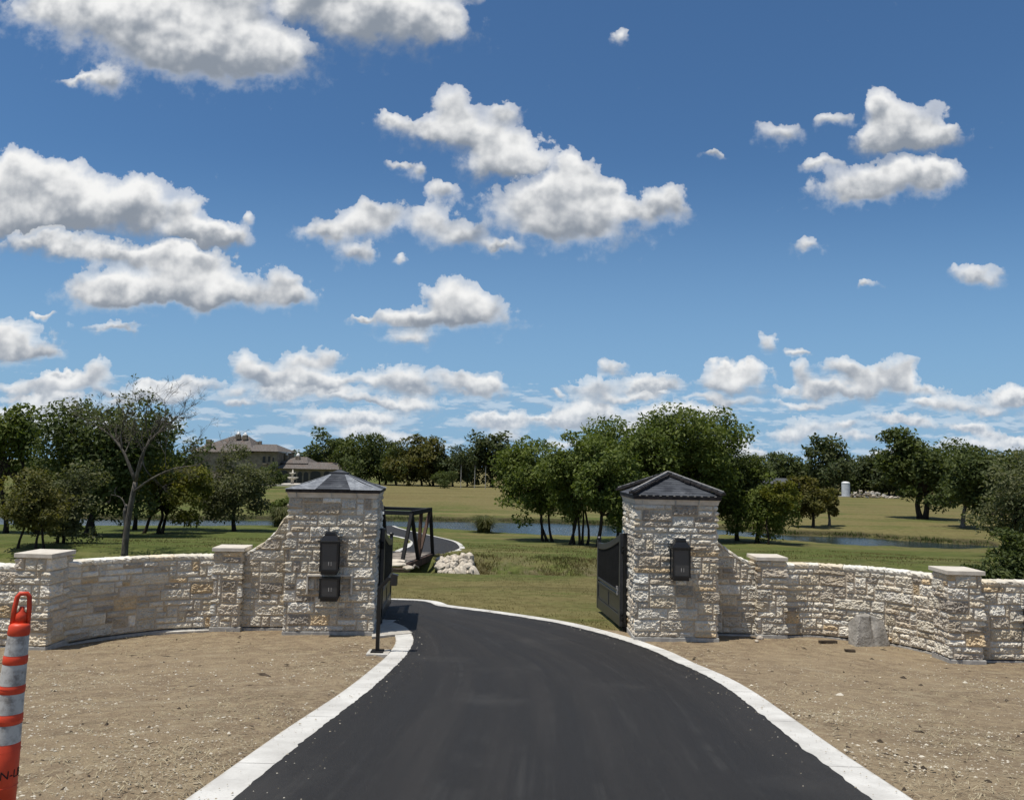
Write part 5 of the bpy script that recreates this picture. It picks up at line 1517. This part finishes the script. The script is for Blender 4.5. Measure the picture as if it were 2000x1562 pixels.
# ------ the half dead tree
def dead_tree():
    rng = np.random.default_rng(12)
    D = 30.0; s = D / F_PX
    base = at_depth(243, 1084, D); x0, y0 = base[0], D; z0 = float(zt(x0, y0))
    e = tag(empty('bare_tree', (x0, y0, z0)), 'half dead tree with pale bare branches behind the left curved wall', 'tree')
    P = lambda px, py, dy=0.0: np.array([(px - 243) * s + (0), dy, EYE[2] - (py - hor(243)) * s - z0])
    tk = MB(); tips = []
    def limb(pts, r0, r1, sub=3, lvl=0):
        pts = [np.array(p) for p in pts]
        q = smooth_line(pts, 10); tk.tube(q, list(np.linspace(r0, r1, 10)), 8 if lvl == 0 else 5)
        L = np.linalg.norm(pts[-1] - pts[0])
        if lvl < 4 and L > .16:
            for k in range(sub):
                i = int(rng.integers(3, 10)); b = q[i]; d = q[i] - q[max(i - 2, 0)]; d /= np.linalg.norm(d) + 1e-6
                d = d + rng.normal(0, .62, 3); d[2] += .12; d /= np.linalg.norm(d)
                ln = L * rng.uniform(.32, .62); rr_ = (r0 + (r1 - r0) * i / 9) * .55
                if rr_ < .0035: rr_ = .0035
                end = b + d * ln; mid = (b + end) / 2 + rng.normal(0, .07 * ln, 3)
                limb([b, mid, end], rr_, max(rr_ * .4, .003), 4 if lvl < 2 else 3, lvl + 1)
        else: tips.append(pts[-1])
    limb([P(243, 1092), P(244, 1040), P(250, 980), P(256, 940)], .13, .085, 0)
    limb([P(244, 1030), P(238, 1000), P(236, 985, .2)], .07, .05, 0)
    limb([P(236, 990, .2), P(222, 972, .3), P(202, 966, .3)], .035, .012, 2, 1)
    limb([P(256, 940), P(240, 905), P(226, 878), P(200, 850), P(178, 836)], .075, .02, 7)
    limb([P(256, 940), P(266, 905, -.2), P(278, 875, -.3), P(300, 845, -.3), P(335, 812, -.3)], .07, .015, 8)
    limb([P(250, 962), P(290, 935, -.3), P(340, 912, -.5), P(392, 905, -.6)], .055, .012, 6)
    limb([P(226, 878), P(222, 845), P(228, 815), P(220, 795)], .035, .008, 6)
    limb([P(278, 875, -.3), P(282, 845), P(300, 820)], .03, .008, 6)
    limb([P(300, 845, -.3), P(330, 835, -.3), P(352, 845, -.3)], .022, .006, 6)
    limb([P(320, 825, -.3), P(345, 805, -.3), P(350, 788, -.3)], .018, .005, 6)
    limb([P(262, 920), P(262, 880, .3), P(255, 850, .3), P(262, 825, .3)], .04, .01, 6)
    me = bpy.data.meshes.new('trunk'); me.from_pydata(tk.v, [], tk.f); me.materials.append(M['deadbark']); me.update()
    me.polygons.foreach_set('use_smooth', [True] * len(me.polygons)); link('trunk', me, e)
    tp = np.array(tips); tp = tp[(tp[:, 0] < .6) & (rng.random(len(tp)) < .12)]
    C = np.repeat(tp, 5, axis=0) + rng.normal(0, .09, (len(tp) * 5, 3))
    v, f = leaves(C, .085, rng); link('crown', mesh_np('crown', v, f, M['leaf_grey']), e)
dead_tree()
# ------ shrubs
def shrub(name, px, py, depth, w, h, label, seed, lm, nl, ls, cat='bush', up=.35, spikes=False):
    x = at_depth(px, py, depth)[0]; z = float(zt(x, depth)); rng = np.random.default_rng(seed)
    if not spikes:
        ms = tree_meshes(seed, h, w, w * .8, h * .95, [(-.1 * w, -.1), (0, 0), (.12 * w, .1)], .03 * w / 2, nl, ls, lm, nclump=70, cz=h * .52)
        return plant(name, (x, depth, z), ms, label, cat)
    n = nl; base = rng.normal(0, .13, (n, 2)) * w * .5
    az = rng.uniform(0, 6.28, n); ln = h * rng.uniform(.35, 1.2, n); out = (.15 + .75 * rng.random(n)) * w * .62
    V = []; F = []
    for i in range(n):
        d = np.array([math.cos(az[i]), math.sin(az[i])]); p = np.array([*base[i], 0]); t = np.array([-d[1], d[0], 0]) * .025 * (ls / .1)
        pts = [p, p + np.array([*(d * out[i] * .25), ln[i] * .6]), p + np.array([*(d * out[i] * .7), ln[i] * .92]), p + np.array([*(d * out[i] * 1.15), ln[i] * .75])]
        b = len(V)
        for j, q in enumerate(pts): V += [q - t * (1 - j / 3.5), q + t * (1 - j / 3.5)]
        for j in range(3): F.append((b + 2 * j, b + 2 * j + 1, b + 2 * j + 3, b + 2 * j + 2))
    o = link(name, mesh_np(name, np.array(V), np.array(F), M[lm]), None, (x, depth, z))
    return tag(o, label, cat)
shrub('leafy_bush', 1952, 1130, 17.0, 1.6, 1.95, 'dark glossy bush just behind the stone wall at the right edge', 101, 'leaf_dark', 7500, .075)
shrub('leafy_bush', 2010, 1130, 17.6, 1.2, 1.1, 'lower dark bush beside the glossy bush at the right edge', 102, 'leaf_dark', 5000, .075)
shrub('reed_clump', 945, 1036, 57.0, 2.6, 1.15, 'fountain-like clump of tall grass at the pond edge, left of the three-trunked tree', 103, 'reed', 900, .12, 'grass clump', spikes=True)
shrub('reed_clump', 545, 1024, 58.5, 2.2, 1.35, 'green reed clump at the pond edge beside the two-lamp pillar', 104, 'reed', 700, .12, 'grass clump', spikes=True)
shrub('leafy_bush', 553, 1003, 70.0, 2.2, 1.3, 'small round green bush beyond the pond beside the two-lamp pillar', 105, 'leaf_mid', 2500, .14)
shrub('leafy_bush', 1190, 1020, 70.0, 1.6, 1.1, 'small dark bush on the far pond bank by the right gate leaf', 106, 'leaf_dark', 1600, .14)

# ------------------------------------------------------------------ mansion, tank, rubble and other far things
def mansion():
    D = 150.0; sc = D / F_PX; zg = -1.75
    X = lambda px: (px - 1000) * sc
    Z = lambda py: EYE[2] - (py - 894.5) * sc
    e = tag(empty('mansion', (X(470), D, zg)), 'large tan stone mansion with brown tiled hip roofs behind the left trees', 'house')
    def part(mb, nm, mat, parent=e):
        o = mb.build(nm, mat, parent); 
        o.matrix_parent_inverse = Matrix.Translation(-Vector(e.location)) if parent is e else parent.matrix_world.inverted() if False else Matrix.Identity(4)
        return o
    def hip(x0, x1, y0, y1, z0, z1, rx0, rx1):
        m = MB(); ym = (y0 + y1) / 2
        v = [(x0, y0, z0), (x1, y0, z0), (x1, y1, z0), (x0, y1, z0), (rx0, ym, z1), (rx1, ym, z1)]
        return m.add(v, [(0, 1, 5, 4), (1, 2, 5), (2, 3, 4, 5), (3, 0, 4), (3, 2, 1, 0)])
    w = MB(); w.box(((X(385) + X(545)) / 2, D + 6, (zg + Z(882)) / 2 - .2), (X(545) - X(385), 12, Z(882) - zg + .4)); wall = part(w, 'wall', M['housewall'])
    r1 = part(hip(X(370), X(500), D - .6, D + 14, Z(884), Z(851), X(432), X(466)), 'roof', M['roof'])
    r2 = part(hip(X(455), X(551), D - 1.2, D + 12, Z(881), Z(866), X(492), X(526)), 'roof', M['roof'])
    w = MB(); w.box(((X(545) + X(662)) / 2, D + 4, (zg + Z(912)) / 2), (X(662) - X(545), 7, Z(912) - zg)); part(w, 'wing_wall', M['housewall'])
    r3 = part(hip(X(540), X(668), D - .6, D + 8, Z(913), Z(900), X(558), X(655)), 'wing_roof', M['roof'])
    part(hip(X(545), X(600), D + 2, D + 12, Z(903), Z(890), X(562), X(585)), 'wing_roof', M['roof'])
    def ch(px, top, bot, wpx, white=True, dy=5):
        c = MB(); c.box((X(px), D + dy, (Z(top) + Z(bot)) / 2), (wpx * sc, wpx * sc, Z(top) - Z(bot))); o = part(c, 'chimney', M['housewall'])
        if white:
            d = MB(); d.lathe([(wpx * sc * .5, 0), (wpx * sc * .42, .25), (wpx * sc * .2, .45), (0.02, .62)], 14, (X(px), D + dy, Z(top)))
            q = d.build('chimney_cap', M['white'], o)
            q.matrix_parent_inverse = Matrix.Translation(-Vector(e.location))
            q.matrix_parent_inverse = Matrix.Identity(4)
    ch(450, 848, 857, 9); ch(464, 849, 858, 9); ch(407, 860, 886, 9, False, 1); ch(489, 861, 868, 4, False); ch(495, 860, 868, 5, False); ch(572, 888, 896, 8); ch(549, 887, 896, 6)
    def win(px, py, wpx, hpx):
        m = MB(); m.box((X(px), D - .03, Z(py)), (wpx * sc, .12, hpx * sc)); part(m, 'window', M['dark'])
    win(520, 898, 5, 14); win(530, 896, 4, 11); win(538, 898, 2.5, 10)
    m = MB(); m.box((X(524), D - .5, Z(905)), (8 * sc, .8, .25)); part(m, 'balcony', M['housewall'])
    for a, b in ((551, 566), (574, 582), (585, 594), (597, 606), (610, 630), (636, 650)):
        m = MB(); n = 8; xa, xb = X(a), X(b); zs = Z(924 if b - a < 12 else 922); v = [(xa, D + .46, zg + .1), (xb, D + .46, zg + .1)]
        for i in range(n + 1):
            t = math.pi * i / n; v.append(((xa + xb) / 2 + (xb - xa) / 2 * math.cos(t), D + .46, zs + .5 * math.sin(t)))
        k = len(v); v2 = [(p[0], D + .7, p[2]) for p in v]
        m.add(v + v2, [tuple(range(k))]); part(m, 'arch_shade', M['dark'])  # flat dark sheet on the solid wall, painting the shade inside a porch arch
    MB_ = MB(); MB_.box((X(605), D - .2, zg + .05), (X(662) - X(545), 1.0, .3)); part(MB_, 'step', M['cap'])
    return D, sc, zg
D_, sc_, zg_ = mansion()
x_ = (577 - 1000) * .088; f = MB()
e = tag(empty('fountain', (x_, 132, float(zt(x_, 132)))), 'pale tiered stone fountain in front of the mansion arches', 'fountain')
for nm, pr in (('basin', [(1.9, 0), (2.0, .35), (1.7, .42), (1.6, .3)]), ('lower_bowl', [(.28, .3), (.25, 1.1), (.95, 1.35), (.95, 1.5), (.3, 1.42)]), ('upper_bowl', [(.18, 1.4), (.16, 1.95), (.55, 2.15), (.55, 2.26), (.14, 2.2), (.1, 2.7), (.01, 2.85)])):
    MB().lathe(pr, 20).build(nm, M['cap'], e, smooth=True)
x0_, x1_ = (515 - 1000) * .0867, (590 - 1000) * .0867
b = MB(); b.box(((x0_ + x1_) / 2, 130, float(zt(x0_, 130)) + .18), (x1_ - x0_, .5, .36)); o = b.build('garden_wall', M['cap']); tag(o, 'low pale garden wall in front of the mansion and its fountain', 'garden wall')
def far_at(px, py, D): p = at_depth(px, py, D); return p[0], D, float(zt(p[0], D))
# tank
x, y, z = far_at(1652, 965, 140.0); s = 140 / F_PX
e = tag(empty('storage_tank', (x, y, z)), 'upright white steel tank beside the rubble heap', 'tank')
hgt = 29 * s; MB().lathe([(.72, 0), (.72, hgt - .3)], 24).build('shell', M['tank'], e, smooth=False)
MB().lathe([(.74, hgt - .32), (.70, hgt - .12), (.45, hgt), (.05, hgt + .06)], 24).build('domed_top', M['white'], e, smooth=True)
MB().box((0, 0, .05), (1.9, 1.9, .16)).build('base_slab', M['footing'], e)
# rubble heap
rub = [blob_mesh('rubble_block', 1, .8, .6, 700 + i, (M['rock'], M['boulder'], M['housewall'])[i % 3], 1, .2, boxy=.4) for i in range(6)]
rr = np.random.default_rng(8)
for i in range(90):
    u = rr.random(); px = 1664 + u * 92; x, y, z = far_at(px, 966, 138 + rr.uniform(-2, 2))
    hmax = 1.5 * math.sin(math.pi * min(1, u * 1.15 + .05)) * (1.3 if u < .25 else .75); q = rr.uniform(.18, .42)
    o = link('rubble_block', rub[i % 6], None, (x, y, z + rr.random() ** 1.3 * max(hmax, .2))); o.scale = (q * rr.uniform(.8, 1.7), q, q); o.rotation_euler = tuple(rr.uniform(-1, 1, 3))
    tag(o, 'broken block in the long rubble heap between the white tank and the forked tree', 'rubble', 'blocks in the rubble heap')
# barn
x, y, z = far_at(1520, 962, 146.0); s = 146 / F_PX
e = tag(empty('barn', (x, y, z)), 'low grey barn roof showing between the right tree line and the yellow-tinged tree', 'barn')
MB().box((0, 4, 1.0), (8.0, 8, 2.0)).build('wall', M['footing'], e)
m = MB(); m.add([(-4.4, -.4, 2.0), (4.4, -.4, 2.0), (4.4, 4, 3.0), (-4.4, 4, 3.0), (4.4, 8.4, 2.0), (-4.4, 8.4, 2.0)], [(0, 1, 2, 3), (3, 2, 4, 5), (0, 3, 5), (1, 4, 2), (0, 5, 4, 1)]); m.build('roof', M['barnroof'], e)
# dark flatbed trailer under the right trees
x, y, z = far_at(1835, 968, 118.0)
e = tag(empty('trailer', (x, y, z)), 'dark flatbed trailer parked under the trees right of the rubble heap', 'trailer')
MB().box((0, 0, .75), (4.6, 2, .22)).build('bed', M['ink'], e); MB().box((.9, 0, 1.05), (2.0, 1.5, .45)).build('load', M['blackrough'], e); MB().bar((-2.3, 0, .7), (-3.5, 0, .45), .12).build('tow_bar', M['ink'], e)
for sx in (-.1, .75):
    for sy in (-1.0, 1.0):
        m = MB(); m.tube([(sx, sy - .11, .36), (sx, sy + .11, .36)], .36, 14); m.build('wheel', M['ink'], e)
# lamp posts
for px, top in ((900, 901), (927, 903), (948, 903)):
    x, y, z = far_at(px, 944, 132.0); s = 132 / F_PX
    e = tag(empty('lamp_post', (x, y, z)), 'slim pale lamp post on the hilltop in front of the far trees', 'lamp post', 'lamp posts on the hilltop')
    h = 43 * s; MB().tube([(0, 0, 0), (0, 0, h)], [.06, .045], 8).build('pole', M['footing'], e); MB().box((0, 0, h + .08), (.34, .34, .16)).build('lamp_head', M['trim'], e)

# ------------------------------------------------------------------ loose ground cover
def cover(name, V, F, mat): tag(link(name, mesh_np(name, V, F, mat)), kind='stuff')
def soil_ok(x, y):
    road = inside_poly(x, y, np.vstack([offset(L_in, -.36), offset(R_in, .36)[::-1]]))
    return ~road
rg = np.random.default_rng(77)
# stone chips on the bare soil, thicker near the camera and along the kerbs
n = 60000
y = 3.2 + 10.6 * rg.random(n) ** 1.25; x = rg.uniform(-1, 1, n) * (y * .72 + .4)
cl = fbm(x * .9, y * .9, 5, 4)
ok = soil_ok(x, y) & (rg.random(n) < np.clip((cl - .36) * 3.2, .06, 1) * np.clip(1.35 - y / 14, .28, 1))
x, y = x[ok], y[ok]; n = len(x)
z = zt(x, y) + (fbm(x * 1.1, y * 1.1, 3, 3) - .5) * .07 + (fbm(x * 4.2, y * 4.2, 9, 3) - .5) * .05
s = np.exp(rg.normal(-5.05, .46, n)); a = rg.uniform(0, 6.28, n)
base = np.array([(1, 0, 0), (.2, .8, 0), (-.9, .3, 0), (-.4, -.8, 0), (.1, .05, .7)])
V = np.zeros((n, 5, 3)); J = 1 + rg.normal(0, .22, (n, 5, 3))
B = base[None] * J
V[..., 0] = x[:, None] + (B[..., 0] * np.cos(a)[:, None] - B[..., 1] * np.sin(a)[:, None]) * s[:, None] * 1.3
V[..., 1] = y[:, None] + (B[..., 0] * np.sin(a)[:, None] + B[..., 1] * np.cos(a)[:, None]) * s[:, None] * 1.1
V[..., 2] = z[:, None] + B[..., 2] * s[:, None] + .001
i5 = np.arange(n)[:, None] * 5
F = np.concatenate([i5 + np.array([[j, (j + 1) % 4, 4]]) for j in range(4)])
t = NT('limestone_chips'); g = t.n('ShaderNodeNewGeometry')
M['chips'] = t.fin(t.mix(t.ss(g.outputs['Random Per Island'], .25, 1.0), (.30, .25, .175), (.60, .55, .45)), .95, spec=.1)
_m = 1500                                # grit strayed onto the edges of the asphalt and the kerbs
_e = rg.random(_m) < .5; _i = rg.integers(40, 330, _m); _q = np.abs(rg.normal(0, .35, _m))
_p = np.where(_e[:, None], offset(L_in, 0)[_i] + (R_in[_i] - L_in[_i]) / 4.4 * (_q - .3)[:, None], R_in[_i] + (L_in[_i] - R_in[_i]) / 4.4 * (_q - .3)[:, None])
_s = np.exp(rg.normal(-5.25, .4, _m)); V2 = base[None] * (1 + rg.normal(0, .22, (_m, 5, 3))) * _s[:, None, None]
V2[..., 0] += _p[:, 0:1]; V2[..., 1] += _p[:, 1:2]; V2[..., 2] += zt(_p[:, 0], _p[:, 1])[:, None] + .026
F = np.concatenate([F, V.shape[0] * 5 + (np.arange(_m)[:, None] * 5 + np.array([[0, 1, 4]])), V.shape[0] * 5 + (np.arange(_m)[:, None] * 5 + np.array([[1, 2, 4]])), V.shape[0] * 5 + (np.arange(_m)[:, None] * 5 + np.array([[2, 3, 4]])), V.shape[0] * 5 + (np.arange(_m)[:, None] * 5 + np.array([[3, 0, 4]]))])
V = np.concatenate([V, V2])
cover('gravel', V.reshape(-1, 3), F, M['chips'])
# dark twigs, bark and crumbs of earth
n = 900
y = 3.6 + 10.6 * rg.random(n) ** 1.1; x = rg.uniform(-1, 1, n) * (y * .72 + .4)
ok = soil_ok(x, y); x, y = x[ok], y[ok]; n = len(x)
z = zt(x, y) + (fbm(x * 1.1, y * 1.1, 3, 3) - .5) * .07 + (fbm(x * 4.2, y * 4.2, 9, 3) - .5) * .05
a = rg.uniform(0, 6.28, n); s = np.exp(rg.normal(-4.3, .5, n)); el = np.where(rg.random(n) < .35, rg.uniform(2, 6, n), 1.2)
B = base[None] * (1 + rg.normal(0, .22, (n, 5, 3)))
V = np.zeros((n, 5, 3))
V[..., 0] = x[:, None] + (B[..., 0] * np.cos(a)[:, None] * el[:, None] - B[..., 1] * np.sin(a)[:, None]) * s[:, None] * .8
V[..., 1] = y[:, None] + (B[..., 0] * np.sin(a)[:, None] * el[:, None] + B[..., 1] * np.cos(a)[:, None]) * s[:, None] * .8
V[..., 2] = z[:, None] + B[..., 2] * s[:, None] * .8 + .002
i5 = np.arange(n)[:, None] * 5
cover('debris', V.reshape(-1, 3), np.concatenate([i5 + np.array([[j, (j + 1) % 4, 4]]) for j in range(4)]), M['wood'])
# dry straw
n = 45000
y = 3.4 + 11.4 * rg.random(n) ** 1.1; x = rg.uniform(-1, 1, n) * (y * .72 + .4)
cl = fbm(x * .7 + 9, y * .7, 15, 4)
ok = soil_ok(x, y) & (rg.random(n) < np.clip((cl - .38) * 3.6, .05, 1)); x, y = x[ok], y[ok]; n = len(x)
z = zt(x, y) + (fbm(x * 1.1, y * 1.1, 3, 3) - .5) * .07 + (fbm(x * 4.2, y * 4.2, 9, 3) - .5) * .05
a = rg.uniform(0, 6.28, n); L = rg.uniform(.02, .075, n); w = rg.uniform(.0015, .0035, n); tl = rg.uniform(0, .35, n)
c, s_ = np.cos(a), np.sin(a)
V = np.stack([np.stack([x - c * L / 2 - s_ * w, y - s_ * L / 2 + c * w, z + .004], 1), np.stack([x - c * L / 2 + s_ * w, y - s_ * L / 2 - c * w, z + .004], 1),
              np.stack([x + c * L / 2 + s_ * w, y + s_ * L / 2 - c * w, z + .006 + L * tl], 1), np.stack([x + c * L / 2 - s_ * w, y + s_ * L / 2 + c * w, z + .006 + L * tl], 1)], 1)
cover('straw', V.reshape(-1, 3), np.arange(n * 4).reshape(-1, 4), M['straw'])
# grass: short on the lawn past the gate, long and rough on the ditch banks
def blades(n, xr, yr, h0, h1, dens, mat, name, wd=.012):
    y = rg.uniform(*yr, n); x = rg.uniform(*xr, n)
    ok = (rg.random(n) < dens(x, y)) & soil_ok(x, y) & ~inside_poly(x, y, np.vstack([offset(LO_in, -.3), offset(LO_out, .3)[::-1]]))
    x, y = x[ok], y[ok]; n = len(x)
    z = zt(x, y) + np.where(y > 17, (fbm(x * .5, y * .5, 21, 3) - .5) * .10 * np.clip((y - 17) / 3, 0, 1), 0)
    rough = np.exp(-((y - 29.4) / 1.6) ** 2) * np.clip((x + 3) / 1.5, 0, 1); z = z + rough * (fbm(x * 2.2, y * 2.2, 41, 4) - .5) * .5
    h = rg.uniform(h0, h1, n); a = rg.uniform(0, 6.28, n); b = rg.uniform(0, 6.28, n); q = h * rg.uniform(.2, .9, n)
    V = np.stack([np.stack([x - np.cos(a) * wd, y - np.sin(a) * wd, z - .01], 1), np.stack([x + np.cos(a) * wd, y + np.sin(a) * wd, z - .01], 1), np.stack([x + np.cos(b) * q, y + np.sin(b) * q, z + h], 1)], 1)
    cover(name, V.reshape(-1, 3), np.arange(n * 3).reshape(-1, 3), M[mat])
blades(24000, (-6, 6), (15.3, 25.6), .012, .03, lambda x, y: np.clip((fbm(x, y, 51, 4) - .3) * 2.2, .1, 1) * np.where(x > (y - 15) * -.9 - 1, 1, .4), 'grass_blade', 'grass', .010)
blades(22000, (-5, 8), (27.6, 31.4), .06, .17, lambda x, y: np.clip((fbm(x * 1.2, y * 1.2, 52, 4) - .36) * 3.5, .05, 1) * np.where(x > -3.0, 1, .0), 'grass_blade', 'grass', .016)
blades(40000, (-20, 22), (31.2, 44), .03, .08, lambda x, y: np.clip((fbm(x * .6, y * .6, 53, 4) - .38) * 2.4, .04, .8), 'grass_blade', 'grass', .016)
def bankreeds():
    n = 5000; x = rg.uniform(-34, 35, n); yf = np.interp(x, _far[:, 0], _far[:, 1]); y = yf + rg.normal(.15, .25, n)
    z = np.maximum(zt(x, y), WATER); h = rg.uniform(.08, .34, n) * np.clip(fbm(x * .5, y * 0 + 3, 61, 3) * 2 - .35, .15, 1); a = rg.uniform(0, 6.28, n); b = rg.uniform(0, 6.28, n)
    wd = .035
    V = np.stack([np.stack([x - np.cos(a) * wd, y - np.sin(a) * wd, z - .02], 1), np.stack([x + np.cos(a) * wd, y + np.sin(a) * wd, z - .02], 1), np.stack([x + np.cos(b) * .1, y + np.sin(b) * .1, z + h], 1)], 1)
    cover('reeds', V.reshape(-1, 3), np.arange(n * 3).reshape(-1, 3), M['leaf_dark'])
bankreeds()
